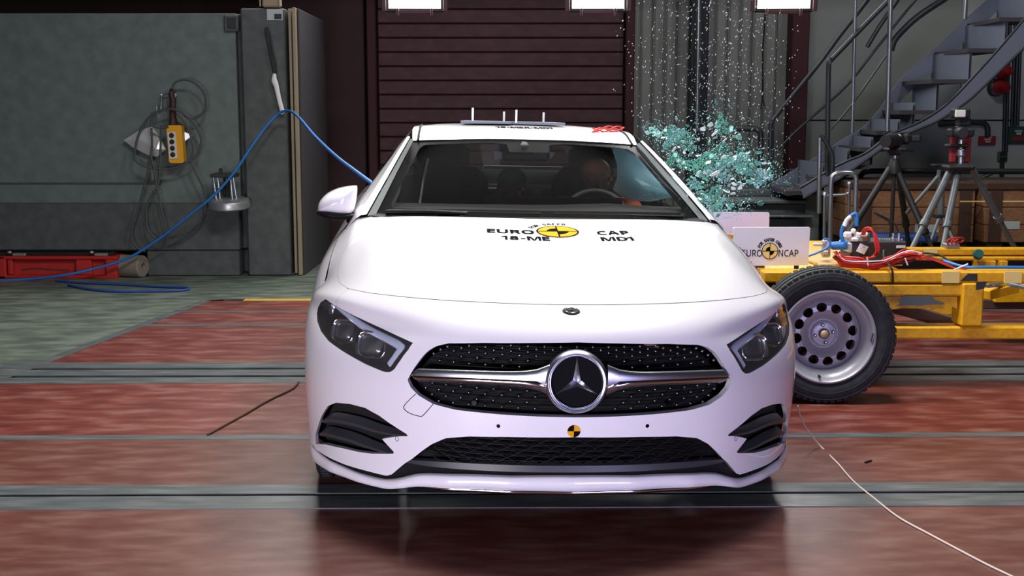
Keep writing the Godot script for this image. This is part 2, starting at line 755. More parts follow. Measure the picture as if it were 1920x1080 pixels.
	grain(mat("floor_red", Color.WHITE, 0.42), ntex(0.012, 6, 32, [0.0, rgb(88, 34, 28), 0.38, rgb(108, 47, 39), 0.55, rgb(119, 60, 51), 0.72, rgb(128, 78, 70), 1.0, rgb(138, 106, 100)]), Vector3(0.45, 0.8, 1.4))
	grain(mat("floor_brown", Color.WHITE, 0.4), ntex(0.014, 6, 33, [0.0, rgb(88, 44, 36), 0.4, rgb(104, 59, 48), 0.6, rgb(112, 71, 61), 1.0, rgb(126, 96, 88)]), Vector3(0.5, 0.8, 1.5))
	grain(mat("floor_steel", Color.WHITE, 0.38, 0.25), ntex(0.02, 5, 34, [0.0, rgb(78, 86, 86), 0.5, rgb(100, 107, 108), 1.0, rgb(128, 132, 134)]), Vector3(0.3, 0.6, 1.5))
	mat("slot_black", rgb(8, 8, 9), 0.9)
	mat("floor_yellow", rgb(196, 160, 50), 0.6)
	grain(mat("door_slat", Color.WHITE, 0.62), ntex(0.02, 4, 35, [0.0, rgb(66, 36, 42), 0.5, rgb(76, 43, 48), 1.0, rgb(90, 54, 58)]), Vector3(0.4, 0.8, 0.8))
	mat("door_seam", rgb(48, 22, 26), 0.85)
	mat("column_maroon", rgb(70, 36, 42), 0.8)
	mat("wall_dark", rgb(62, 40, 44), 0.85)
	mat("wall_grey", rgb(146, 152, 150), 0.85)
	mat("wall_pale", rgb(170, 178, 178), 0.85)
	mat("curtain", rgb(136, 140, 136), 0.6)
	mat("hall_grey", rgb(74, 74, 76), 0.9)
	grain(mat("block_frame", Color.WHITE, 0.6), ntex(0.02, 4, 36, [0.0, rgb(64, 69, 70), 0.5, rgb(74, 80, 80), 1.0, rgb(86, 91, 90)]), Vector3.ONE * 0.7)
	grain(mat("block_panel", Color.WHITE, 0.6), ntex(0.02, 4, 37, [0.0, rgb(88, 101, 98), 0.5, rgb(98, 111, 108), 1.0, rgb(108, 120, 117)]), Vector3.ONE * 0.6)
	mat("block_edge", rgb(150, 138, 116), 0.8)


func hanging_lamps() -> void:
	# three bright flood lamps on a bar behind the car, just at the top of the picture
	var far := 9.4
	var names := ["left of the three bright flood lamps hung behind the car", "middle one of the three bright flood lamps hung behind the car", "right one of the three bright flood lamps hung behind the car"]
	var xs := [777.0, 1122.0, 1471.0]
	for i in 3:
		var c := at(xs[i], -14, far)
		var t := flood("flood_lamp", names[i], c, Vector3(lerpf(c.x, 0.3, 0.25), 1.1, -2.0), Vector2(0.4, 0.24), 1.6, Color(1.0, 0.97, 0.96), "three flood lamps behind the car")
		var lug := MB.new()
		for s in [-1.0, 1.0]:
			lug.box(Vector3(s * 0.13, -0.145, -0.01), Vector3(0.022, 0.06, 0.03), Basis(), 0.004)
			lug.box(Vector3(s * 0.235, -0.09, 0.01), Vector3(0.035, 0.1, 0.05), Basis(), 0.004)
		lug.box(Vector3(0, -0.145, 0.02), Vector3(0.24, 0.03, 0.03), Basis(), 0.004)
		part("clamp", lug, M.pendant_handle, t)
		var hang := MB.new()
		hang.tube([Vector3(0, 0.06, 0.34), Vector3(0, 0.75, 0.34)], 0.014)
		part("hanger", hang, M.black_metal, t)
	var bar := MB.new()
	for q in [[0.0, 0.0], [0.0, 0.2], [-0.2, 0.1]]:
		bar.tube([Vector3(-3.4, 3.15 + q[1], -far - 0.3 + q[0]), Vector3(4.6, 3.15 + q[1], -far - 0.3 + q[0])], 0.024)
	for k in 32:
		var x := -3.4 + k * 0.25
		bar.tube([Vector3(x, 3.15, -far - 0.3), Vector3(x + 0.125, 3.35, -far - 0.3), Vector3(x + 0.25, 3.15, -far - 0.3)], 0.009, 5)
	tag(part("lamp_truss", bar, M.black_metal), "black lattice truss that carries the three flood lamps above the picture", "truss")


func room() -> void:
	# floor: a rigid bed, with painted panels, steel strips and rail slots let into it; it lies turned by a little under one degree
	var turn := Basis(Vector3.UP, deg_to_rad(0.7))
	var b := MB.new()
	b.box(Vector3(1, -0.13, -5), Vector3(24, 0.2, 26), turn, 0.0)
	var fl := struct("floor", b, M.slot_black)
	var hx := 9.5
	# [from z, to z, material, name, drop]
	var lines := [
		[3.0, -0.9, "floor_brown", "floor_panel", 0.0], [-0.9, -4.10, "floor_brown", "floor_panel", 0.0], [-4.10, -4.24, "floor_steel", "steel_strip", 0.003], [-4.268, -4.375, "floor_steel", "steel_strip", 0.003],
		[-4.375, -5.02, "floor_brown", "floor_panel", 0.0], [-5.02, -5.085, "floor_steel", "steel_strip", 0.002], [-5.085, -6.10, "floor_red", "floor_panel", 0.0],
		[-6.10, -6.235, "floor_steel", "steel_strip", 0.003], [-6.29, -6.425, "floor_steel", "steel_strip", 0.003], [-6.48, -6.62, "floor_steel", "steel_strip", 0.003],
		[-6.62, -7.80, "floor_red", "floor_panel", 0.0], [-7.80, -7.87, "floor_steel", "steel_strip", 0.002], [-7.87, -8.35, "floor_red", "floor_panel", 0.0],
		[-8.35, -8.40, "floor_steel", "steel_strip", 0.002], [-8.40, -8.86, "floor_red", "floor_panel", 0.0], [-8.86, -8.96, "floor_yellow", "floor_stripe", 0.001],
		[-8.96, -13.5, "concrete_green", "floor_panel", 0.0]]
	for q in lines:
		var far: float = maxf(-q[1], 0.0)
		var near: float = -q[0]
		# the red ground ends on the left along a slanting edge
		var edge := func(z: float) -> float: return -3.66 + (z - 0.0) * 0.172 if z > 5.0 else -8.0
		var x0: float = edge.call(near) if near > 5.08 and near < 8.9 else -hx
		var x1: float = edge.call(far) if near > 5.08 and near < 8.9 else -hx
		if near > 6.05 and near < 6.5:
			x0 = minf(x0, -2.75 + 0.0)
			x1 = x0
		if q[3] == "floor_stripe":
			x0 = -1.9
			x1 = -1.9
		var m := MB.new()
		var top: float = 0.0 + q[4]
		var p := [turn * Vector3(x0, top, -near), turn * Vector3(hx, top, -near), turn * Vector3(hx, top, -far), turn * Vector3(x1, top, -far)]
		m.flat()
		m.face(p, Vector3.UP)
		var dn := Vector3(0, -0.03, 0)
		for k in 4:
			var a: Vector3 = p[k]
			var c: Vector3 = p[(k + 1) % 4]
			m.face([a, c, c + dn, a + dn], ((a + c) * 0.5 - (p[0] + p[2]) * 0.5) * Vector3(1, 0, 1))
		part(q[3], m, M[q[2]], fl)
	# the green concrete left of the slanting edge, and a pale painted edge line along it
	var g := MB.new()
	g.flat()
	var edge2 := func(z: float) -> float: return -3.66 + z * 0.172
	g.face([turn * Vector3(-hx, -0.001, -5.085), turn * Vector3(edge2.call(5.085) - 0.075, -0.001, -5.085), turn * Vector3(edge2.call(8.86) - 0.075, -0.001, -8.86), turn * Vector3(-2.05, -0.001, -8.96), turn * Vector3(-hx, -0.001, -8.96)], Vector3.UP)
	part("floor_panel", g, M.concrete_green, fl)
	var l := MB.new()
	l.flat()
	l.face([turn * Vector3(edge2.call(5.09) - 0.08, 0.001, -5.09), turn * Vector3(edge2.call(5.09) + 0.0, 0.001, -5.09), turn * Vector3(edge2.call(8.86), 0.001, -8.86), turn * Vector3(edge2.call(8.86) - 0.08, 0.001, -8.86)], Vector3.UP)
	part("edge_line", l, M.floor_steel, fl)
	# walls and roof of the hall
	var w := MB.new()
	w.box(Vector3(1, 3, -13.1), Vector3(24, 6.2, 0.2))
	struct("wall_back", w, M.wall_dark)
	w = MB.new()
	w.box(Vector3(-8.6, 3, -5), Vector3(0.2, 6.2, 16.4))
	struct("wall_left", w, M.hall_grey)
	w = MB.new()
	w.box(Vector3(10.6, 3, -5), Vector3(0.2, 6.2, 16.4))
	struct("wall_right", w, M.hall_grey)
	w = MB.new()
	w.box(Vector3(1, 3, 3.1), Vector3(19.4, 6.2, 0.2))
	struct("wall_front", w, M.hall_grey)
	w = MB.new()
	w.box(Vector3(1, 6.1, -5), Vector3(19.4, 0.2, 16.6))
	struct("ceiling", w, M.hall_grey)
	# the maroon sectional door
	var far := 12.4
	var d := MB.new()
	var a := at(714, 540, far)
	var c := at(1165, 540, far)
	d.box(Vector3((a.x + c.x) / 2, 2.0, -far - 0.1), Vector3(c.x - a.x, 4.0, 0.1))
	var door := struct("door_1", d, M.door_seam)
	var step := 0.1425
	for k in 27:
		var s := MB.new()
		s.box(Vector3((a.x + c.x) / 2, 0.075 + k * step, -far - 0.03), Vector3(c.x - a.x - 0.02, step - 0.009, 0.05), Basis(), 0.008)
		part("slat", s, M.door_slat, door)
	for s in [-1.0, 1.0]:
		var j := MB.new()
		var x: float = a.x - 0.05 if s < 0 else c.x + 0.05
		j.box(Vector3(x, 2.0, -far + 0.02), Vector3(0.09, 4.0, 0.14), Basis(), 0.01)
		part("guide_rail", j, M.column_maroon, door)
	# dark plain wall between block and door
	w = MB.new()
	w.box(Vector3((at(540, 540, 12.2).x + a.x) / 2 - 0.06, 2.5, -12.4), Vector3(a.x - at(540, 540, 12.2).x - 0.12, 5.0, 0.3))
	struct("wall_back_left", w, M.wall_dark)
	# grey corrugated curtain wall right of the door
	var x0 := at(1172, 540, far).x
	var x1 := at(1468, 540, far).x
	w = MB.new()
	w.box(Vector3((x0 + x1) / 2, 2.6, -far - 0.2), Vector3(x1 - x0, 5.2, 0.2))
	var cw := struct("wall_back_middle", w, M.curtain)
	var n := 13
	for k in n:
		var s := MB.new()
		var wd := (x1 - x0) / n
		var xx := x0 + wd * (k + 0.5)
		s.box(Vector3(xx, 2.6, -far - 0.07 - 0.02 * (k % 2)), Vector3(wd - 0.004, 5.2, 0.06), Basis(), 0.024)
		part("curtain_strip", s, M.curtain, cw)
	w = MB.new()
	var m0 := at(1466, 540, far - 0.1).x
	var m1 := at(1497, 540, far - 0.1).x
	w.box(Vector3((m0 + m1) / 2, 2.6, -far + 0.05), Vector3(m1 - m0, 5.2, 0.3), Basis(), 0.01)
	struct("trim_1", w, M.column_maroon)
	# panelled grey wall behind the stairs
	x0 = m1
	x1 = 10.5
	w = MB.new()
	w.box(Vector3((x0 + x1) / 2, 2.6, -far - 0.15), Vector3(x1 - x0, 5.2, 0.2))
	var wp := struct("wall_back_right", w, M.machine_dark)
	for k in 5:
		for r in 4:
			var s := MB.new()
			var wd := 1.62
			s.box(Vector3(x0 + wd * (k + 0.5), 0.66 + r * 1.3, -far - 0.04), Vector3(wd - 0.012, 1.288, 0.05), Basis(), 0.006)
			part("wall_panel", s, M.wall_grey if k < 1 else M.wall_pale, wp)


# a box that shows as the given pixel rectangle when its front face stands at z = -far
func pbox(b: MB, x0: float, y0: float, x1: float, y1: float, far: float, depth: float, ch := 0.006) -> void:
	var a := at(x0, y0, far)
	var c := at(x1, y1, far)
	b.box(Vector3((a.x + c.x) / 2, (a.y + c.y) / 2, -far - depth / 2), Vector3(absf(c.x - a.x), absf(a.y - c.y), depth), Basis(), ch)


func pflat(b: MB, list: Array, far: float, depth := 0.01) -> void:
	var poly := PackedVector2Array()
	for p in ats(list, far):
		poly.append(Vector2(p.x, p.y))
	b.prism(poly, depth, Transform3D(Basis(), Vector3(0, 0, -far)))


func ptube(b: MB, list: Array, far: float, r: float, smooth := 5, sides := 7) -> void:
	var pts := ats(list, far)
	b.tube(curve(pts, smooth) if smooth > 1 else pts, r, sides)


# a line through [px, py, far] triples
func ptube3(b: MB, list: Array, r: float, smooth := 5, sides := 7) -> void:
	var pts := []
	for i in range(0, list.size(), 3):
		pts.append(at(list[i], list[i + 1], list[i + 2]))
	b.tube(curve(pts, smooth), r, sides)


func crash_block() -> void:
	var f := 10.2
	var t := thing("crash_block", "huge grey steel crash block with a recessed pale panel at the left of the hall", "crash barrier", Vector3())
	var b := MB.new()
	pbox(b, -170, 26, 553, 466, f + 0.16, 1.6, 0.01)
	part("body", b, M.block_frame, t)
	b = MB.new()
	pbox(b, 300, 467, 553, 510, f + 0.23, 1.4, 0.01)
	part("lower_body", b, M.block_frame, t)
	b = MB.new()
	pbox(b, -170, 25, 452, 386, f + 0.06, 0.09, 0.004)
	part("panel", b, M.block_panel, t)
	b = MB.new()
	pbox(b, 450, 15, 546, 517, f, 0.22, 0.012)
	part("frame_column", b, M.block_frame, t)
	b = MB.new()
	pbox(b, -170, 381, 449.5, 470, f, 0.2, 0.012)
	part("frame_beam", b, M.block_frame, t)
	b = MB.new()
	pbox(b, 275, 470.5, 449.5, 517, f, 0.2, 0.008)
	part("lower_plate", b, M.block_frame, t)
	b = MB.new()
	pbox(b, 553.5, 14, 560, 516, f + 0.02, 0.3, 0.004)
	pbox(b, 545, 16, 553, 517, f + 0.05, 0.3, 0.004)
	part("edge_strip", b, M.block_edge, t)
	b = MB.new()
	pbox(b, 560.5, 16, 569, 516, f + 0.08, 1.4, 0.006)
	part("side_plate", b, M.stair_dark, t)
	b = MB.new()
	ptube(b, [-100, 343.5, 303, 343.5], f + 0.05, 0.006, 1)
	part("panel_rib", b, M.block_frame, t)
	for x in [535.0, 320.0]:
		b = MB.new()
		b.box(Vector3(at(x, 519, f).x, 0.012, -f - 0.2), Vector3(0.24, 0.024, 0.3), Basis(), 0.004)
		part("foot_plate", b, M.machine_dark, t)
	# the small square vent
	t = thing("wall_vent", "small square grey vent box at the top of the pale panel", "vent")
	b = MB.new()
	pbox(b, 419, 27, 447, 59, f + 0.02, 0.05, 0.01)
	part("frame", b, M.block_frame, t)
	b = MB.new()
	pbox(b, 425, 33, 442, 54, f + 0.012, 0.012, 0.002)
	part("grille", b, M.machine_dark, t)
	# bracket and paper tag at the top of the column
	t = thing("hanging_bracket", "pale steel bracket with a white tag on top of the grey block column", "bracket")
	b = MB.new()
	pbox(b, 490, -30, 525, 13, f - 0.03, 0.1, 0.012)
	for x in [486.0, 522.0]:
		ptube(b, [x, -30, x + 2, 12], f - 0.04, 0.008, 1)
	part("bracket", b, M.block_edge, t)
	b = MB.new()
	pbox(b, 500, 17, 530, 38, f - 0.012, 0.006, 0.001)
	part("tag", b, M.label_grey, t)
	b = MB.new()
	pbox(b, 514, 26, 528, 36, f - 0.016, 0.003, 0.0005)
	part("print", b, M.machine_dark, t)
	# the sling that holds up the blue cable
	t = thing("cable_sling", "black cord loop and white sleeve that hold up the blue cable", "sling")
	b = MB.new()
	for q in [[497, 52, 500, 70, 505, 92, 508, 110, 514, 138], [501, 51, 506, 66, 510, 92, 515, 112, 519, 138]]:
		ptube(b, q, f - 0.06, 0.007)
	part("cord", b, M.cable_black, t)
	b = MB.new()
	b.tube(curve(ats([515, 138, 514, 150, 518, 162, 523, 185, 529, 208, 531, 213], f - 0.06), 4), [0.014, 0.016, 0.018, 0.02, 0.024, 0.026, 0.026, 0.024, 0.022, 0.021, 0.02, 0.02, 0.02, 0.02, 0.02, 0.02, 0.021, 0.022, 0.022, 0.022, 0.02], 8)
	part("sleeve", b, M.strap_white, t)
	# blue cable from the floor over the sling to the car
	b = MB.new()
	var line := []
	var v := [[-60, 530, 9.95], [0, 526, 9.95], [60, 523, 9.95], [120, 516, 9.9], [180, 503, 9.95], [240, 484, 9.97], [300, 447, 9.98], [350, 408, 9.95], [400, 367, 9.92], [440, 322, 9.92], [470, 277, 9.95], [500, 236, 10.0], [524, 212, 10.02], [545, 209, 9.9], [562, 222, 9.5], [590, 255, 8.9], [630, 293, 8.0], [665, 320, 7.2], [700, 346, 6.3], [712, 354, 5.75]]
	for q in v:
		line.append(at(q[0], q[1], q[2]))
	b.tube(curve(line, 6), 0.0115, 8)
	tag(part("blue_cable", b, M.cable_blue), "blue cable running from the floor over a white sling to the car roof", "cable")
	b = MB.new()
	var lp := []
	for q in [[105, 526], [150, 530], [220, 533], [290, 537], [345, 539], [354, 542], [330, 545], [270, 546], [210, 546], [160, 541], [128, 534]]:
		var g := on_floor(q[0], q[1], 0.011)
		lp.append(g)
	b.tube(curve(lp, 6), 0.01, 8)
	tag(part("blue_cable_loop", b, M.cable_navy), "loop of dark blue cable lying on the concrete before the grey block", "cable")
	# crane pendant and its cable
	t = thing("pendant_control", "yellow push button pendant with a dark handle hanging on the pale panel", "controller")
	b = MB.new()
	var poly := PackedVector2Array()
	for q in ats([311, 238, 315, 235, 337, 235, 340, 238, 344, 303, 341, 306, 320, 306, 316, 303], f - 0.12):
		poly.append(Vector2(q.x, q.y))
	b.prism(poly, 0.09, Transform3D(Basis(), Vector3(0, 0, -f + 0.02)))
	part("body", b, M.pendant_yellow, t)
	b = MB.new()
	b.tube(ats([322, 166, 321, 178, 324, 186, 324, 215, 325, 234], f - 0.05), [0.014, 0.024, 0.027, 0.026, 0.036], 10)
	part("handle", b, M.pendant_handle, t)
	b = MB.new()
	pflat(b, [314, 248, 329, 247, 333, 297, 318, 298], f - 0.113, 0.006)
	part("button_plate", b, M.off_white, t)
	for k in 4:
		b = MB.new()
		var c := at(321.5 + k * 0.8, 254 + k * 12, f - 0.12)
		b.lathe([[0, 0.014], [0.014, 0.012], [0.022, 0.0], [0.022, -0.01]], c, Vector3.BACK, 10)
		part("button", b, M.cable_black, t)
	b = MB.new()
	for q in [[322, 166, 328, 155, 345, 150, 362, 154, 380, 170, 386, 190, 383, 208, 368, 221, 352, 221, 340, 208],
			[312, 206, 285, 215, 265, 240, 254, 275, 254, 300, 275, 313, 310, 317, 340, 311, 365, 295, 377, 268, 372, 245, 352, 220, 330, 206, 312, 204],
			[300, 208, 285, 222, 284, 235, 300, 240, 316, 238],
			[284, 240, 285, 270, 282, 300, 276, 330, 268, 360, 257, 400, 247, 435, 250, 455, 262, 468, 273, 471],
			[302, 235, 301, 280, 299, 330, 294, 350, 280, 375, 274, 400, 277, 430, 290, 446, 300, 452, 310, 445, 312, 430, 303, 395, 294, 350, 287, 310, 282, 290],
			[330, 210, 350, 235, 360, 265, 362, 285, 358, 300, 368, 325, 380, 350, 384, 372, 383, 400, 370, 420, 340, 441, 315, 447]]:
		ptube(b, q, f - 0.07 - rng.randf() * 0.05, 0.0095, 5, 6)
	tag(part("pendant_cable", b, M.cable_grey), "grey control cable coiled and hanging in loops over the pale panel", "cable")
	b = MB.new()
	ptube(b, [302, 205, 303, 180, 310, 177, 328, 177, 329, 203], f + 0.01, 0.008, 1)
	ptube(b, [294, 198, 294, 210, 297, 216], f - 0.02, 0.008, 1)
	for x in [303.0, 329.0]:
		b.tube([at(x, 178, f + 0.01), at(x, 178, f + 0.07)], 0.008, 6)
	tag(part("wall_hook", b, M.steel_pipe), "bent steel wall hook that carries the coiled grey cable", "hook")
	# foil bag behind the cable
	t = thing("foil_bag", "crumpled silver foil bag tucked behind the coiled grey cable", "bag")
	b = MB.new()
	b.flat()
	var out := ats([232, 263, 258, 246, 284, 237, 300, 262, 311, 280, 294, 294, 276, 290, 250, 277], f - 0.0)
	var mid := [at(262, 262, f - 0.05), at(282, 262, f - 0.06), at(292, 280, f - 0.04)]
	b.face([out[0], out[1], mid[0]], Vector3.BACK)
	b.face([out[1], out[2], mid[1], mid[0]], Vector3.BACK)
	b.face([out[2], out[3], mid[1]], Vector3.BACK)
	b.face([out[3], out[4], mid[2], mid[1]], Vector3.BACK)
	b.face([out[4], out[5], mid[2]], Vector3.BACK)
	b.face([out[5], out[6], mid[2]], Vector3.BACK)
	b.face([out[6], out[7], mid[0], mid[2]], Vector3.BACK)
	b.face([mid[0], mid[1], mid[2]], Vector3.BACK)
	b.face([out[7], out[0], mid[0]], Vector3.BACK)
	for k in 8:
		var o2: Vector3 = out[k] + Vector3(0, 0, -0.05)
		var o3: Vector3 = out[(k + 1) % 8] + Vector3(0, 0, -0.05)
		b.face([out[k], out[(k + 1) % 8], o3, o2], out[k] - mid[1])
	part("bag", b, M.foil, t)
	b = MB.new()
	b.prism(PackedVector2Array([Vector2(-0.05, 0.05), Vector2(0.06, 0.0), Vector2(-0.02, -0.06), Vector2(-0.06, -0.03)]), 0.012, Transform3D(Basis(Vector3.UP, 0.2), at(347, 254, f - 0.02)))
	part("flap", b, M.foil, t)
	# hydraulic fitting: disc, posts, top plate
	t = thing("clamp_fitting", "steel fitting of a round base, slim posts and a top plate on the block beam", "fitting")
	b = MB.new()
	b.lathe([[0, 0.035], [0.13, 0.035], [0.165, 0.02], [0.172, 0.0], [0.172, -0.04], [0.15, -0.055], [0, -0.055]], at(430, 379, f - 0.14), Vector3(0, 1, 0.12), 32)
	part("base", b, M.aluminium, t)
	b = MB.new()
	pbox(b, 388, 372, 469, 389, f - 0.02, 0.05)
	pbox(b, 424, 332, 430, 372, f - 0.12, 0.03)
	pbox(b, 418, 332, 423, 370, f - 0.1, 0.03)
	part("bracket", b, M.cable_black, t)
	b = MB.new()
	for q in [[400, 333, 406, 374], [408, 333, 413, 372], [432, 333, 436, 372], [437, 333, 444, 374]]:
		b.tube([at(q[0], q[1], f - 0.16), at(q[2], q[3], f - 0.16)], 0.011, 8)
	part("post", b, M.steel_pipe, t)
	b = MB.new()
	pbox(b, 393, 326, 440, 333, f - 0.24, 0.18)
	pbox(b, 410, 315, 416, 326, f - 0.17, 0.03)
	part("top_plate", b, M.machine_dark, t)
	# under the overhang: red pallet bin and a kraft roll
	t = thing("pallet_bin", "low red plastic pallet bin under the overhang of the grey block", "bin")
	b = MB.new()
	var g := 10.05
	for q in [[-60, 481, 220, 488], [-60, 516, 220, 524], [-60, 481, 12, 524], [140, 488, 172, 517], [196, 486, 220, 520], [12, 488, 24, 516]]:
		pbox(b, q[0], q[1], q[2], q[3], g, 0.5, 0.012)
	part("rim", b, M.bin_red, t)
	b = MB.new()
	pbox(b, 12, 488, 212, 517, g + 0.05, 0.4, 0.01)
	part("side_wall", b, M.bin_red, t)
	b = MB.new()
	ptube(b, [40, 507, 60, 504, 128, 508], g - 0.02, 0.006, 1)
	part("latch", b, M.rust_brown, t)
	t = thing("jack_unit", "dark jack with bright bolts on top of the red pallet bin", "jack")
	b = MB.new()
	pbox(b, -50, 474, 212, 480, g + 0.06, 0.4, 0.01)
	part("body", b, M.cable_black, t)
	for x in [18.0, 172.0]:
		b = MB.new()
		b.ball(at(x, 473, g + 0.04), Vector3(0.02, 0.014, 0.02), 10)
		part("bolt", b, M.aluminium, t)
		b = MB.new()
		pbox(b, x + 4, 475, x + 29, 480.5, g + 0.03, 0.06)
		part("bright_plate", b, M.aluminium, t)
	b = MB.new()
	var rc := at(248, 501, g + 0.1)
	b.lathe([[0, -0.11], [0.085, -0.11], [0.095, -0.1], [0.095, 0.1], [0.085, 0.11], [0.03, 0.11], [0.03, 0.0], [0, 0.0]], Vector3(rc.x, 0.095, rc.z), Vector3(1, 0, 0.3), 24)
	tag(part("paper_roll", b, M.kraft), "brown paper roll lying beside the red pallet bin", "roll")
	# pipe fitting on the dark wall
	t = thing("pipe_coupling", "steel flange and brown pipe coupling low on the dark wall behind the mirror", "pipe")
	b = MB.new()
	var pc := at(578, 466, 12.22)
	b.lathe([[0, 0], [0.075, 0], [0.075, 0.018], [0.045, 0.02], [0.045, 0.1], [0.06, 0.1], [0.06, 0.13], [0, 0.13]], pc, Vector3(1, 0, 0.2), 20)
	part("flange", b, M.aluminium, t)
	b = MB.new()
	b.tube([pc + Vector3(0.12, 0, 0.02), pc + Vector3(0.42, 0.01, 0.06)], 0.046, 12)
	part("pipe", b, M.rust_brown, t)
	b = MB.new()
	ptube(b, [571, 78, 588, 78], 12.24, 0.012, 1)
	ptube(b, [578, 78, 578, 100], 12.24, 0.01, 1)
	tag(part("door_handle_bracket", b, M.steel_pipe), "small bright steel bracket high on the dark wall beside the grey block", "bracket")


func wheel_mesh(t: Node3D, R: float, W: float, rim_r: float) -> void:
	# axis along local +z, outer face at z = +W / 2
	var b := MB.new()
	b.lathe([[rim_r - 0.012, W * 0.36], [rim_r + 0.004, W * 0.44], [rim_r + 0.03, W * 0.5], [lerpf(rim_r, R, 0.55), W * 0.52], [lerpf(rim_r, R, 0.82), W * 0.47], [R - 0.016, W * 0.41]], Vector3(), Vector3.BACK, 64, 0.9)
	b.lathe([[rim_r - 0.012, -W * 0.36], [rim_r + 0.03, -W * 0.5], [lerpf(rim_r, R, 0.55), -W * 0.52], [R - 0.016, -W * 0.41]], Vector3(), Vector3.BACK, 48, 0.9)
	for k in [0.5, 0.78]:
		var rr := lerpf(rim_r, R, k)
		b.lathe([[rr - 0.003, W * 0.515], [rr, W * 0.53], [rr + 0.003, W * 0.515]], Vector3(), Vector3.BACK, 64, 3.0)
	part("side_wall", b, M.tyre_wall, t)
	b = MB.new()
	b.lathe([[R - 0.016, W * 0.41], [R - 0.006, W * 0.37], [R - 0.004, W * 0.24], [R - 0.016, W * 0.23], [R - 0.016, W * 0.2], [R, W * 0.19], [R + 0.001, W * 0.05], [R - 0.014, W * 0.04], [R - 0.014, -W * 0.04], [R + 0.001, -W * 0.05], [R, -W * 0.19], [R - 0.016, -W * 0.2], [R - 0.016, -W * 0.23], [R - 0.004, -W * 0.24], [R - 0.006, -W * 0.37], [R - 0.016, -W * 0.41]], Vector3(), Vector3.BACK, 64, 0.5)
	# shoulder blocks
	for k in 60:
		var a := TAU * k / 60.0
		var e := Vector3(cos(a), sin(a), 0)
		for s in [-1.0, 1.0]:
			b.box(e * (R - 0.012) + Vector3(0, 0, s * W * 0.36), Vector3(0.02, R * TAU / 60 * 0.7, W * 0.16), Basis(e, Vector3(-e.y, e.x, 0), Vector3.BACK), 0.002)
	part("tread", b, M.tyre, t)


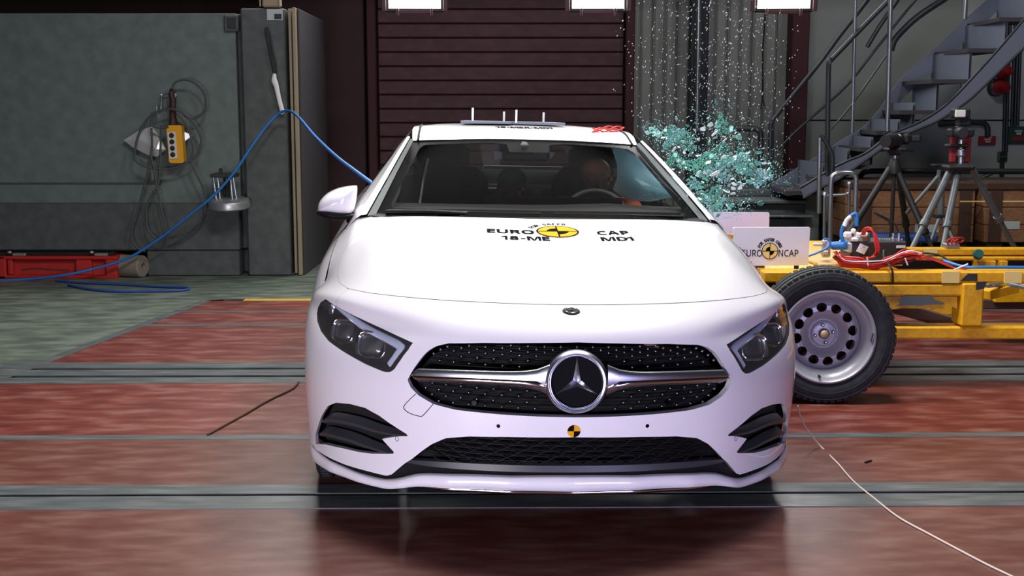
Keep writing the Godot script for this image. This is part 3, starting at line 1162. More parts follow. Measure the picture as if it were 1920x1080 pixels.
func barrier() -> void:
	var f := 5.95
	var t := thing("barrier_trolley", "yellow steel barrier trolley on wheels that has struck the car from the right", "trolley")
	var parts := {
		"top_beam": [[1432, 509, 2060, 530.5, f, 0.1]],
		"side_beam": [[1560, 533, 1806, 555, f, 0.1]],
		"lower_beam": [[1580, 613, 2060, 636, f, 0.12]],
		"post": [[1806, 531, 1842, 612, f - 0.02, 0.14]],
		"far_rail": [[1560, 466, 2060, 479, 7.5, 0.1]],
		"far_side_beam": [[1560, 481.5, 2060, 489, 7.48, 0.1]],
	}
	for k in parts:
		for q in parts[k]:
			var b := MB.new()
			pbox(b, q[0], q[1], q[2], q[3], q[4], q[5], 0.008)
			part(k, b, M.yellow_paint, t)
	for q in [[1831, 1847], [1849, 1866], [1877, 1888]]:
		var b := MB.new()
		pbox(b, q[0], 489, q[1], 540, 7.44, 0.08)
		part("far_post", b, M.yellow_paint, t)
	var b := MB.new()
	pbox(b, 1560, 488, 2060, 530, 7.58, 0.02)
	part("back_plate", b, M.machine_dark, t)
	# deck between the two sides
	b = MB.new()
	var y := at(1600, 509, f).y
	var x0 := at(1436, 509, f).x
	b.box(Vector3(x0 + 0.36, y - 0.02, -6.77), Vector3(0.72, 0.02, 1.46), Basis(), 0.002)
	part("deck", b, M.yellow_paint, t)
	b = MB.new()
	b.box(Vector3(at(1575, 490, 6.5).x, y + 0.0, -6.55), Vector3(0.44, 0.016, 0.7), Basis(Vector3.UP, 0.1), 0.003)
	part("wooden_board", b, M.wood_board, t)
	# bracket plate with the paint torn off
	b = MB.new()
	pflat(b, [1650, 555, 1792, 555, 1792, 578, 1776, 570, 1770, 578, 1690, 577, 1660, 580], f + 0.03, 0.02)
	part("bracket_plate", b, M.yellow_paint, t)
	b = MB.new()
	pflat(b, [1690, 554.5, 1747, 554.5, 1752, 563, 1768, 567, 1771, 571, 1740, 571, 1725, 573, 1697, 572, 1680, 574, 1688, 568, 1685, 563, 1691, 560], f + 0.006, 0.005)
	part("bare_patch", b, M.machine_grey, t)
	b = MB.new()
	b.beam(at(1668, 572, 6.25), at(1790, 607, 6.25), 0.14, 0.062)
	part("diagonal_brace", b, M.rust_brown, t)
	b = MB.new()
	for q in [[1720, 580, 6.8, 1800, 566, 6.6, 0.06, 0.03], [1715, 585, 7.0, 1800, 578, 7.0, 0.08, 0.05], [1843, 552, 6.5, 1898, 538, 6.6, 0.1, 0.05], [1862, 550, 7.1, 2000, 548, 7.1, 0.08, 0.1]]:
		b = MB.new()
		b.beam(at(q[0], q[1], q[2]), at(q[3], q[4], q[5]), q[6], q[7])
		part("cross_member", b, M.yellow_paint, t)
	b = MB.new()
	pbox(b, 1843, 562, 2060, 580, 7.1, 0.3)
	part("axle_box", b, M.rust_brown, t)
	b = MB.new()
	b.beam(at(1850, 536, 6.4), at(1890, 532, 6.6), 0.03, 0.02)
	b.beam(at(1890, 532, 6.5), at(1935, 542, 6.4), 0.03, 0.02)
	part("linkage", b, M.steel_pipe, t)
	for x in [1767.0, 1884.0]:
		b = MB.new()
		pbox(b, x, 508.5, x + 32, 531, f - 0.003, 0.004, 0.001)
		part("tape_patch", b, M.pale_tape, t)
	b = MB.new()
	pflat(b, [1800, 527, 1815, 513, 1832, 513, 1832, 527], f - 0.002, 0.003)
	pflat(b, [1830, 529, 1850, 528.5, 1845, 541, 1830, 544], f - 0.028, 0.003)
	part("dark_patch", b, M.machine_dark, t)
	b = MB.new()
	pbox(b, 1733, 466, 1758, 479, 7.495, 0.004, 0.001)
	part("tape_patch", b, M.pale_tape, t)
	# impact face: dark plate, yellow carrier, honeycomb block against the car's side
	b = MB.new()
	var fx := at(1452, 505, f)
	b.box(Vector3(fx.x - 0.03, 0.51, -6.92), Vector3(0.06, 0.3, 1.5), Basis(), 0.01)
	part("impact_plate", b, M.box_black, t)
	b = MB.new()
	b.box(Vector3(fx.x - 0.22, 0.46, -6.92), Vector3(0.32, 0.22, 1.4), Basis(), 0.012)
	part("honeycomb_face", b, M.aluminium, t)
	# wheels
	var axis := Vector3(-sin(0.22), 0, cos(0.22))
	var wz := on_floor(1540, 749)
	for k in 2:
		var w := Node3D.new()
		w.name = "wheel" if k == 0 else "wheel_001"
		t.add_child(w)
		var R := 0.328
		w.transform = Transform3D(Basis(Vector3.UP, -0.04), Vector3(wz.x, R, wz.z)) if k == 0 else Transform3D(Basis(Vector3.UP, -0.04) * Basis(Vector3.UP, PI), Vector3(wz.x + 0.02, R, wz.z - 1.75))
		var rr := 0.222
		wheel_mesh(w, R, 0.2, rr)
		if k == 1:
			var ax := MB.new()
			ax.tube([Vector3(0, 0, -0.1), Vector3(0, 0, -1.6)], 0.03, 10)
			ax.lathe([[0, 0.02], [rr, 0.02], [rr, -0.06], [0, -0.06]], Vector3(), Vector3.BACK, 32)
			part("axle", ax, M.rust_brown, w)
			continue
		# pressed steel rim: barrel, disc with twelve holes, studs, cap
		b = MB.new()
		b.lathe([[rr + 0.006, 0.085], [rr + 0.006, 0.096], [rr - 0.002, 0.1], [rr - 0.008, 0.094], [rr - 0.014, 0.075], [rr - 0.026, 0.066], [rr - 0.036, 0.05], [rr - 0.046, 0.03], [rr - 0.048, -0.085], [rr, -0.095]], Vector3(), Vector3.BACK, 64, 0.5)
		part("rim", b, M.rim_silver, w)
		var holes := []
		for h in 12:
			var a := TAU * (h + 0.28) / 12.0
			var o := Vector2(cos(a), sin(a)) * 0.131
			var hp := PackedVector2Array()
			for m in 16:
				var q := TAU * m / 16.0
				var rad := 0.0235 + 0.002 * cos(q)
				var e := Vector2(cos(q) * rad * 0.95, sin(q) * rad * (1.08 + 0.14 * cos(q)))
				hp.append(o + e.rotated(a))
			holes.append(hp)
		var prof := [[0.0, 0.0], [0.034, 0.0], [0.056, -0.002], [0.062, -0.01], [0.072, -0.012], [0.086, 0.0], [0.1, 0.016], [0.118, 0.024], [0.145, 0.022], [0.16, 0.014], [0.174, 0.0]]
		put("disc", holed_disc(prof, holes), M.rim_silver, w)
		for hp in holes:
			b = MB.new()
			var A := []
			var B := []
			for q in hp:
				var z := lookup(prof, q.length())
				A.append(Vector3(q.x, q.y, z))
				B.append(Vector3(q.x * 1.0, q.y * 1.0, z - 0.016))
			b.skin([A, B], true)
			part("hole_edge", b, M.rim_silver, w)
		b = MB.new()
		b.lathe([[0, -0.08], [0.172, -0.08]], Vector3(), Vector3.BACK, 32)
		b.lathe([[0.115, -0.08], [0.115, -0.035], [0.03, -0.035]], Vector3(), Vector3.BACK, 32)
		part("drum", b, M.rust_brown, w)
		b = MB.new()
		b.lathe([[0.026, -0.002], [0.026, 0.012], [0.02, 0.019], [0, 0.021]], Vector3(), Vector3.BACK, 24, 0.4)
		part("hub_cap", b, M.hub_brass, w)
		b = MB.new()
		b.lathe([[0.05, -0.002], [0.052, 0.004], [0.055, 0.004], [0.057, -0.004]], Vector3(), Vector3.BACK, 32)
		part("hub_ring", b, M.rim_silver, w)
		for m in 4:
			var a := TAU * m / 4.0 + 0.2
			b = MB.new()
			b.lathe([[0.009, -0.006], [0.009, 0.01], [0.006, 0.012], [0.006, 0.02], [0, 0.021]], Vector3(cos(a), sin(a), 0) * 0.044, Vector3.BACK, 6, 0.3)
			part("wheel_stud", b, M.dull_chrome, w)
		b = MB.new()
		b.tube([Vector3(-0.03, -0.196, 0.06), Vector3(-0.034, -0.192, 0.1)], 0.006, 8)
		part("valve", b, M.cable_black, w)
		b = MB.new()
		b.box(Vector3(0.212, 0.0, 0.092), Vector3(0.012, 0.05, 0.016), Basis(Vector3.BACK, -0.2), 0.003)
		part("balance_weight", b, M.dull_chrome, w)
	sign_boards()
	electronics()


func lookup(prof: Array, r: float) -> float:
	for i in prof.size() - 1:
		if r <= prof[i + 1][0]:
			return lerpf(prof[i][1], prof[i + 1][1], (r - prof[i][0]) / (prof[i + 1][0] - prof[i][0]))
	return prof[-1][1]


# a turned disc (axis z) with outlines cut out of it
func holed_disc(prof: Array, holes: Array) -> ArrayMesh:
	var outlines := []
	for h in holes:
		var l := []
		for q in h:
			l.append_array([q.x * 40.0, q.y * 40.0])
		outlines.append(Outline.new(l))
	var R: float = prof[-1][0]
	var rows := []
	for i in 23:
		var row := []
		for m in 97:
			var a := TAU * m / 96.0
			var r := R * i / 22.0
			row.append(Vector3(cos(a) * r, sin(a) * r, lookup(prof, r)))
		rows.append(row)
	var net := Net.new(rows)
	return sheet(net, 0, 96, 288, 1, 22, 84, func(s: float, t: float) -> float:
		var r := R * t / 22.0
		if r < 0.1 or r > 0.162:
			return 0.3
		var a := TAU * s / 96.0
		var q := Vector2(cos(a), sin(a)) * r * 40.0
		var d := 0.3
		for o in outlines:
			d = minf(d, o.d(q))
		return d)


# the test mark: a ringed disc of four quarters, flat in its own xy plane
func test_mark(parent: Node, tr: Transform3D, r: float, ringed: bool, yellow: Material, dark: Material, cross := true) -> void:
	var y := MB.new()
	y.prism(circle(r, 40), 0.0012, tr)
	part("test_mark", y, yellow, parent)
	var k := MB.new()
	var up := tr.translated_local(Vector3(0, 0, 0.0013))
	var q := 0.52 if ringed else 1.0
	for s in [0.5, 1.5]:
		var poly := PackedVector2Array([Vector2()])
		poly.append_array(circle(r * q, 12, PI * s, PI * s + PI / 2))
		k.prism(poly, 0.0006, up)
	if ringed:
		k.prism(PackedVector2Array([Vector2(-r, -r * 0.035), Vector2(r, -r * 0.035), Vector2(r, r * 0.035), Vector2(-r, r * 0.035)]), 0.0006, up)
		k.prism(PackedVector2Array([Vector2(-r * 0.035, -r), Vector2(r * 0.035, -r), Vector2(r * 0.035, r), Vector2(-r * 0.035, r)]), 0.0006, up)
		var n := 48
		for i in n:
			var a := TAU * i / n
			var e := TAU * (i + 1) / n
			var o0 := Vector3(cos(a), sin(a), 0.0)
			var o1 := Vector3(cos(e), sin(e), 0.0)
			k.flat()
			k.face([up * (o0 * r * 0.93), up * (o0 * r * 1.02), up * (o1 * r * 1.02), up * (o1 * r * 0.93)], up.basis.z)
	part("mark_quarters", k, dark, parent)


func sign_boards() -> void:
	var f := 6.1
	var t := thing("front_sign_board", "white printed sign board with a round yellow mark standing above the trolley wheel", "sign board")
	var b := MB.new()
	pflat(b, [1374, 428, 1376, 426, 1516, 425.5, 1518, 427, 1514, 497, 1374, 498], f, 0.012)
	part("board", b, M.board_white, t)
	var c := at(1442.5, 470, f)
	c.z += 0.0125
	test_mark(t, Transform3D(Basis(), c), 0.0415, true, M.pale_tape, M.ink)
	var px := f / FOCAL
	var word := func(s: String, size: float, x: float, yy: float, squeeze: float) -> void:
		var tm := text_mesh(s, size, 0.0008)
		var box := tm.get_aabb()
		var m := MB.new()
		var p := at(x, yy, f)
		m.add(tm, Transform3D(Basis.from_scale(Vector3(squeeze, 1, 1)), Vector3(p.x, p.y, p.z + 0.0128)))
		put("lettering", m.st.commit(), M.ink, t)
	word.call("EURO", 12.0 * px, 1409.0, 474.5, 0.93)
	word.call("NCAP", 12.0 * px, 1477.0, 474.5, 0.93)
	# the arched line
	var arch := "FOR SAFER CARS"
	var m := MB.new()
	for i in arch.length():
		if arch[i] == " ":
			continue
		var a := deg_to_rad(lerpf(158.0, 22.0, float(i) / (arch.length() - 1)))
		var r := 21.5 * px
		m.add(text_mesh(arch[i], 6.0 * px, 0.0008, "Droid Sans", 700), Transform3D(Basis(Vector3.BACK, a - PI / 2), Vector3(c.x + cos(a) * r, c.y + sin(a) * r, c.z + 0.0003)))
	put("lettering", m.st.commit(), M.ink, t)
	for x in [1400.0, 1490.0]:
		b = MB.new()
		pbox(b, x, 490, x + 8, 509, f + 0.014, 0.02)
		part("foot", b, M.machine_dark, t)
	var u := thing("rear_sign_board", "blank lilac white sign board standing behind the printed one", "sign board")
	b = MB.new()
	pflat(b, [1322, 399, 1324, 397.5, 1440, 398, 1442, 400, 1440, 470, 1322, 470], 7.3, 0.012)
	part("board", b, M.board_lilac, u)
	for x in [1395.0, 1430.0]:
		b = MB.new()
		pbox(b, x, 462, x + 7, 478, 7.314, 0.02)
		part("foot", b, M.machine_dark, u)
	t = thing("door_debris", "blue and orange scraps of torn door trim beside the white sign board", "debris")
	b = MB.new()
	pflat(b, [1334, 424, 1354, 425, 1352, 441, 1340, 436], 5.75, 0.03)
	part("blue_scrap", b, M.cable_blue, t)
	b = MB.new()
	pflat(b, [1352, 433, 1360, 437, 1374, 440, 1373, 448, 1360, 444, 1353, 440], 5.8, 0.02)
	pflat(b, [1338, 416, 1348, 419, 1346, 424, 1339, 422], 5.8, 0.02)
	part("orange_scrap", b, M.pendant_yellow, t)


func electronics() -> void:
	var f := 6.3
	var deck := at(1600, 509, 5.95).y + 0.0
	var t := thing("data_recorder", "black data recorder box with a row of plugs on the yellow trolley", "recorder")
	var b := MB.new()
	var a := at(1595, 454, f)
	var c := at(1699, 487, f)
	b.box(Vector3((a.x + c.x) / 2, (a.y + deck) / 2 + 0.004, -f - 0.1), Vector3(c.x - a.x, a.y - deck, 0.2), Basis(), 0.006)
	part("case", b, M.box_black, t)
	b = MB.new()
	pbox(b, 1592, 456, 1599, 474, f - 0.01, 0.2)
	part("end_plate", b, M.aluminium, t)
	b = MB.new()
	pflat(b, [1613, 456, 1628, 463, 1620, 477, 1605, 471], f - 0.01, 0.004)
	part("paper_tag", b, M.white_plastic, t)
	b = MB.new()
	pflat(b, [1612, 466, 1616, 463.5, 1616.5, 465, 1612.5, 467.5], f - 0.012, 0.002)
	pflat(b, [1618, 461, 1622, 463, 1621, 465, 1617, 463], f - 0.012, 0.002)
	part("tag_print", b, M.ink, t)
	b = MB.new()
	pbox(b, 1681, 460.5, 1698, 465.5, f - 0.004, 0.006, 0.001)
	part("white_label", b, M.white_plastic, t)
	b = MB.new()
	for k in 12:
		var q := at(1640 + k * 4.6, 452, f + 0.04)
		b.lathe([[0.005, -0.01], [0.005, 0.008], [0.0065, 0.008], [0.0065, 0.014], [0, 0.014]], Vector3(q.x, a.y, q.z), Vector3.UP, 8)
	part("socket_row", b, M.aluminium, t)
	for x in [1674.0, 1685.0]:
		b = MB.new()
		var q := at(x, 453, f + 0.02)
		b.lathe([[0.008, -0.005], [0.008, 0.02], [0.006, 0.022], [0.006, 0.045], [0, 0.046]], Vector3(q.x, a.y, q.z), Vector3.UP, 10, 0.4)
		part("antenna_plug", b, M.steel_pipe, t)
	b = MB.new()
	for q in [[1591, 441, 14, 12], [1602, 434, 8, 10], [1610, 442, 10, 12], [1604, 449, 16, 8], [1622, 440, 14, 9]]:
		pbox(b, q[0] - q[2] / 2.0, q[1] - q[3] / 2.0, q[0] + q[2] / 2.0, q[1] + q[3] / 2.0, f - 0.01, 0.035, 0.008)
	part("white_connector", b, M.white_plastic, t)
	b = MB.new()
	for k in 5:
		ptube(b, [1618 + k * 3.2, 452, 1618 + k * 3.0, 440, 1619 + k * 3.0, 436], f + 0.01, 0.004, 1)
	part("pin_plug", b, M.hub_brass, t)
	# cable bundles: countless thin red, black and white wires
	b = MB.new()
	var k2 := MB.new()
	var w2 := MB.new()
	for k in 44:
		var r := rng.randf_range(-1, 1)
		var h := rng.randf_range(0, 1)
		var use: MB = k2 if k % 4 == 1 else (w2 if k % 9 == 2 else b)
		var pts := []
		for q in [[1568, 480 - 6 * h], [1580, 494 - 12 * h], [1605, 499 - 15 * h], [1640, 502 - 13 * h + r], [1668, 496 - 12 * h + r * 2], [1700, 490 - 18 * h + r * 3], [1727, 484 - 8 * h + r * 2]]:
			pts.append(at(q[0] + rng.randf_range(-7, 7), q[1] + rng.randf_range(-4, 4), 6.08 + 0.11 * r))
		use.tube(curve(pts, 5), 0.0035, 5)
	for k in 12:
		var r := rng.randf_range(-1, 1)
		var use: MB = k2 if k % 5 == 1 else b
		ptube3(use, [1727, 480 + r * 3, 6.1, 1750, 485 + r * 3, 6.08, 1775, 495 + r * 2.5, 6.04, 1792, 502 + r, 6.02, 1812, 503.5 + r * 0.6, 6.0], 0.0035, 5, 5)
	for k in 10:
		var r := rng.randf_range(-1, 1)
		ptube3(b, [1618 + r * 3, 440, 6.28, 1622 + r * 3, 431 + r * 2, 6.24, 1632, 429 + r * 2.5, 6.2, 1640 + r * 2, 440, 6.18, 1644 + r * 4, 458, 6.17, 1645 + r * 3, 472, 6.17, 1636 + r * 3, 482, 6.17, 1618, 484 + r * 2, 6.14], 0.0036, 5, 5)
	t = thing("cable_bundle", "thick bundle of red and black wires lying before the black recorder box", "cables")
	stuff(part("red_wires", b, M.cable_red, t))
	stuff(part("black_wires", k2, M.cable_black, t))
	stuff(part("white_wires", w2, M.white_plastic, t))
	b = MB.new()
	for q in [[1626, 482, 1628, 498], [1697, 484, 1702, 497], [1789, 506, 1815, 495]]:
		ptube(b, q, 5.96, 0.004, 1)
	part("cable_tie", b, M.white_plastic, t)
	b = MB.new()
	ptube3(b, [1657, 470, 6.2, 1658, 484, 6.05, 1666, 496, 5.95, 1673, 508, 5.925, 1674, 531, 5.935], 0.006, 5, 6)
	part("strap", b, M.cable_black, t)
	b = MB.new()
	ptube3(b, [1770, 489, 6.2, 1790, 496, 6.1, 1815, 501, 6.0, 1850, 501, 5.98, 1930, 501.5, 5.98, 2040, 502, 5.98], 0.008)
	tag(part("blue_hose", b, M.cable_blue), "blue hose along the top beam of the yellow trolley", "hose")
	b = MB.new()
	ptube3(b, [1700, 468, 6.4, 1720, 473, 6.3, 1760, 478, 6.25, 1780, 490, 6.2, 1796, 497, 6.1], 0.006)
	tag(part("black_cable", b, M.cable_black), "black cable sagging from the recorder box to the blue hose", "cable")
	t = thing("blue_connector", "blue plug with a blue cable arching up beside the recorder box", "plug")
	b = MB.new()
	b.tube(ats([1557, 461, 1562, 461, 1588, 460], 6.35), [0.014, 0.022, 0.024], 12)
	part("plug", b, M.cable_blue, t)
	b = MB.new()
	ptube(b, [1590, 466, 1580, 452, 1578, 436, 1584, 418, 1594, 406, 1604, 401, 1607, 410, 1606, 424], 6.35, 0.011)
	part("cable", b, M.cable_blue, t)
	b = MB.new()
	ptube(b, [1583, 424, 1588, 412, 1595, 406], 6.335, 0.0115)
	part("cable_clip", b, M.strap_white, t)
	t = thing("sensor_bracket", "small silver sensor bracket with a blue lead beside the white sign board", "bracket")
	b = MB.new()
	pbox(b, 1543, 450, 1557, 483, 6.3, 0.03)
	pbox(b, 1525, 456, 1545, 462, 6.28, 0.02)
	b.lathe([[0, 0.02], [0.012, 0.02], [0.012, -0.02], [0, -0.02]], at(1546, 473, 6.27), Vector3(1, 0, 0.4), 12)
	part("body", b, M.aluminium, t)
	b = MB.new()
	ptube(b, [1545, 448, 1552, 449, 1557, 455, 1552, 464, 1535, 473, 1516, 480], 6.24, 0.006)
	part("lead", b, M.cable_blue, t)
	t = thing("terminal_block", "small grey terminal with loops of red wire on the far trolley rail", "terminal")
	b = MB.new()
	pbox(b, 1774, 457, 1800, 466.5, 7.5, 0.08)
	part("body", b, M.aluminium, t)
	b = MB.new()
	for k in 3:
		ptube(b, [1778 + k * 7, 458, 1776 + k * 8, 452, 1784 + k * 7, 447, 1800 + k * 2, 446, 1808, 450, 1798 + k, 455, 1786 + k * 4, 452], 7.5, 0.005)
	part("wire_loop", b, M.cable_red, t)
	t = thing("whip_antenna", "thin bent antenna rising behind the recorder box", "antenna")
	b = MB.new()
	ptube(b, [1637, 398, 1650, 406, 1664, 414, 1668, 420], 6.45, 0.004)
	ptube(b, [1640, 399, 1660, 408, 1676, 418, 1683, 432, 1685, 446], 6.45, 0.005)
	part("rod", b, M.cable_black, t)
	b = MB.new()
	b.lathe([[0, 0.02], [0.028, 0.02], [0.034, 0.0], [0.028, -0.02], [0, -0.02]], at(1834, 477, 7.42), Vector3(0, 0.4, 1), 14)
	tag(part("teal_knob", b, mat("teal_plastic", rgb(28, 92, 96), 0.5)), "dark teal knob on the far rail of the yellow trolley", "knob")


func stairs() -> void:
	var f := 10.3
	var g := 11.1
	var t := thing("staircase", "grey steel staircase curving up to the right behind the tripods", "staircase")
	# front stringer: a curved plate between two traced edges
	var up := [1500, 352, 1530, 334, 1559, 316, 1590, 301, 1621, 288, 1645, 271, 1665, 253, 1690, 243, 1717, 232, 1743, 218, 1768, 201, 1794, 177, 1820, 149, 1846, 121, 1872, 92, 1898, 62, 1924, 31, 1960, -10]
	var dn := [1507, 372, 1540, 352, 1571, 337, 1604, 314, 1638, 290, 1666, 270, 1694, 254, 1725, 241, 1756, 228, 1787, 209, 1818, 187, 1844, 163, 1870, 138, 1896, 113, 1922, 88, 1948, 61, 1974, 34, 2000, 4]
	var A := curve(ats(up, f), 3)
	var B := curve(ats(dn, f + 0.0), 3)
	var b := MB.new()
	var off := Vector3(0, 0, -0.03)
	var rows := [[], [], [], []]
	for i in A.size():
		rows[0].append(A[i] + off)
		rows[1].append(A[i])
		rows[2].append(B[i])
		rows[3].append(B[i] + off)
	for k in 3:
		b.skin([rows[k], rows[k + 1]])
	part("front_stringer", b, M.stair_grey, t)
	b = MB.new()
	b.tube(A, 0.011, 5)
	b.tube(B, 0.011, 5)
	part("stringer_edge", b, M.dark_pipe, t)
	# back stringer
	var ub := [1440, 352, 1480, 324, 1535, 292, 1580, 262, 1620, 238, 1650, 205, 1684, 155, 1715, 125, 1747, 98, 1778, 68, 1808, 39, 1850, 0, 1900, -50]
	b = MB.new()
	var C := curve(ats(ub, g), 3)
	rows = [[], [], []]
	for p in C:
		rows[0].append(p + Vector3(0, 0, -0.03))
		rows[1].append(p)
		rows[2].append(p + Vector3(0.03, -0.17, 0))
	b.skin([rows[0], rows[1]])
	b.skin([rows[1], rows[2]])
	part("back_stringer", b, M.stair_grey, t)
	# treads: plates between the stringers
	var tr := [[1440, 348, 1500, 352], [1506, 323, 1546, 327], [1540, 303, 1590, 303], [1572, 272, 1640, 276], [1612, 243, 1668, 252], [1654, 207, 1712, 222], [1690, 153, 1772, 186], [1750, 99, 1840, 110], [1812, 45, 1900, 40]]
	for q in tr:
		b = MB.new()
		var p0 := at(q[0], q[1], g + 0.02)
		var y := p0.y
		var p1 := at(q[2], q[3], f + 0.04)
		var w := 0.27
		b.flat()
		var c0 := [p0, Vector3(p0.x + w, y, p0.z), Vector3(p1.x + w * 0.7, y, p1.z), Vector3(p1.x - 0.12, y, p1.z)]
		var poly := PackedVector2Array()
		for v in c0:
			poly.append(Vector2(v.x, -v.z))
		b.prism(poly, 0.035, Transform3D(Basis(Vector3.RIGHT, Vector3.FORWARD, Vector3.UP), Vector3(0, y - 0.035, 0)))
		part("tread", b, M.stair_dark, t)
		b = MB.new()
		var e0: Vector3 = c0[1]
		var e1: Vector3 = c0[2]
		b.flat()
		b.face([e0, e1, e1 + Vector3(0, 0.24, 0), e0 + Vector3(0, 0.24, 0)], Vector3.LEFT)
		b.face([e0 + Vector3(0.02, 0, 0), e1 + Vector3(0.02, 0, 0), e1 + Vector3(0.02, 0.24, 0), e0 + Vector3(0.02, 0.24, 0)], Vector3.RIGHT)
		part("riser", b, M.stair_grey, t)
	# handrails and posts
	var rail := func(list: Array, far: float, r: float, m: Material, nm: String, sm: int) -> void:
		var k := MB.new()
		ptube(k, list, far, r, sm, 8)
		part(nm, k, m, t)
	rail.call([1443, 360, 1444, 300, 1445, 240, 1448, 228, 1456, 216, 1530, 126, 1570, 72, 1607, 25, 1640, -18], g, 0.022, M.dark_pipe, "handrail", 4)
	rail.call([1551, 328, 1552, 220, 1554, 122, 1558, 113, 1575, 95, 1620, 48, 1663, 4, 1690, -24], f, 0.022, M.dark_pipe, "handrail", 4)
	rail.call([1455, 284, 1490, 248, 1540, 204, 1590, 158, 1640, 95, 1700, 20, 1730, -15], g, 0.012, M.dark_pipe, "mid_rail", 3)
	rail.call([1557, 243, 1590, 205, 1630, 150, 1663, 102], f, 0.009, M.dark_pipe, "mid_rail", 3)
	rail.call([1671, 95, 1676, 78, 1690, 60, 1720, 32, 1760, 5, 1790, -15], g, 0.03, M.dark_pipe, "handrail", 3)
	rail.call([1626, 88, 1650, 48, 1683, 0, 1690, -12], g, 0.02, M.dark_pipe, "mid_rail", 3)
	rail.call([1604, -12, 1598, 250], f, 0.016, M.steel_pipe, "post", 1)
	rail.call([1670, -12, 1664, 246], f - 0.05, 0.021, M.steel_pipe, "post", 1)
	rail.call([1811, -12, 1809, 36], f, 0.022, M.steel_pipe, "post", 1)
	rail.call([1536.5, 258, 1536, 400], f - 0.25, 0.02, M.steel_pipe, "post", 1)
	rail.call([1537, 256, 1546, 262, 1558, 285, 1561, 300, 1560, 325], f - 0.25, 0.02, M.dark_pipe, "handrail", 4)
	# tube hoops at the foot of the stairs
	var hoop := func(nm: String, label: String, list: Array, far: float, r: float) -> void:
		var k := MB.new()
		ptube(k, list, far, r, 4, 8)
		tag(part(nm, k, M.steel_pipe), label, "guard rail")
	hoop.call("guard_hoop", "tall bent steel tube hoop at the foot of the staircase", [1555, 536, 1557, 400, 1558, 344, 1561, 331, 1570, 325, 1588, 323.5, 1600, 326, 1605, 336, 1604, 380, 1602, 536], 9.6, 0.02)
	hoop.call("guard_hoop", "low thin steel tube hoop inside the tall one at the stair foot", [1545, 530, 1546, 372, 1549, 368, 1560, 366.5, 1585, 365, 1592, 360, 1592, 352, 1590, 530], 9.9, 0.014)
	# pole with a bright edge, left guard rail, low platform
	var k := MB.new()
	ptube(k, [1310.5, -40, 1307, 246], 11.9, 0.023, 1, 10)
	tag(part("tall_pole", k, M.steel_pipe), "tall bright steel pole standing before the grey curtain wall", "pole")
	k = MB.new()
	pbox(k, 1297, -40, 1321, 420, 12.15, 0.1, 0.01)
	var s := put("trim_2", k.mesh(), M.machine_dark)
	s.set_meta("kind", "structure")
	k = MB.new()
	ptube(k, [1300, 246, 1340, 241.5, 1400, 241.5, 1417, 242, 1424, 247, 1427, 257, 1426, 300, 1424, 362], 11.3, 0.026, 4, 8)
	ptube(k, [1345, 246, 1344, 300, 1343, 360], 11.3, 0.022, 1, 8)
	tag(part("guard_rail", k, M.dark_pipe), "dark bent tube guard rail behind the flying glass", "guard rail")
	var pl := thing("machine_platform", "low grey steel platform of stacked ledges behind the sign boards", "platform")
	for q in [[1350, 356, 1464, 368, 11.0, 0.9], [1330, 376, 1513, 382, 10.5, 1.2], [1340, 383, 1513, 408, 10.6, 1.1], [1380, 404, 1526, 408, 10.4, 0.9], [1340, 410, 1530, 432, 10.8, 0.9], [1440, 432, 1536, 470, 10.9, 0.8]]:
		k = MB.new()
		pbox(k, q[0], q[1], q[2], q[3], q[4], q[5], 0.006)
		part("ledge", k, M.machine_grey, pl)
	k = MB.new()
	pbox(k, 1340, 366, 1540, 500, 11.3, 0.5, 0.006)
	part("body", k, M.machine_dark, pl)
	k = MB.new()
	pbox(k, 1512, 350, 1534, 470, 10.55, 0.5, 0.006)
	part("side_column", k, M.machine_grey, pl)
	k = MB.new()
	ptube(k, [1437, 0, 1430, 90, 1430, 185], 12.2, 0.008, 1, 5)
	ptube(k, [1430, 185, 1426, 205], 12.2, 0.006, 1, 5)
	ptube(k, [1430, 185, 1436, 206], 12.2, 0.006, 1, 5)
	tag(part("hanging_chain", k, M.cable_black), "thin dark line with a forked end hanging on the grey curtain wall", "line")


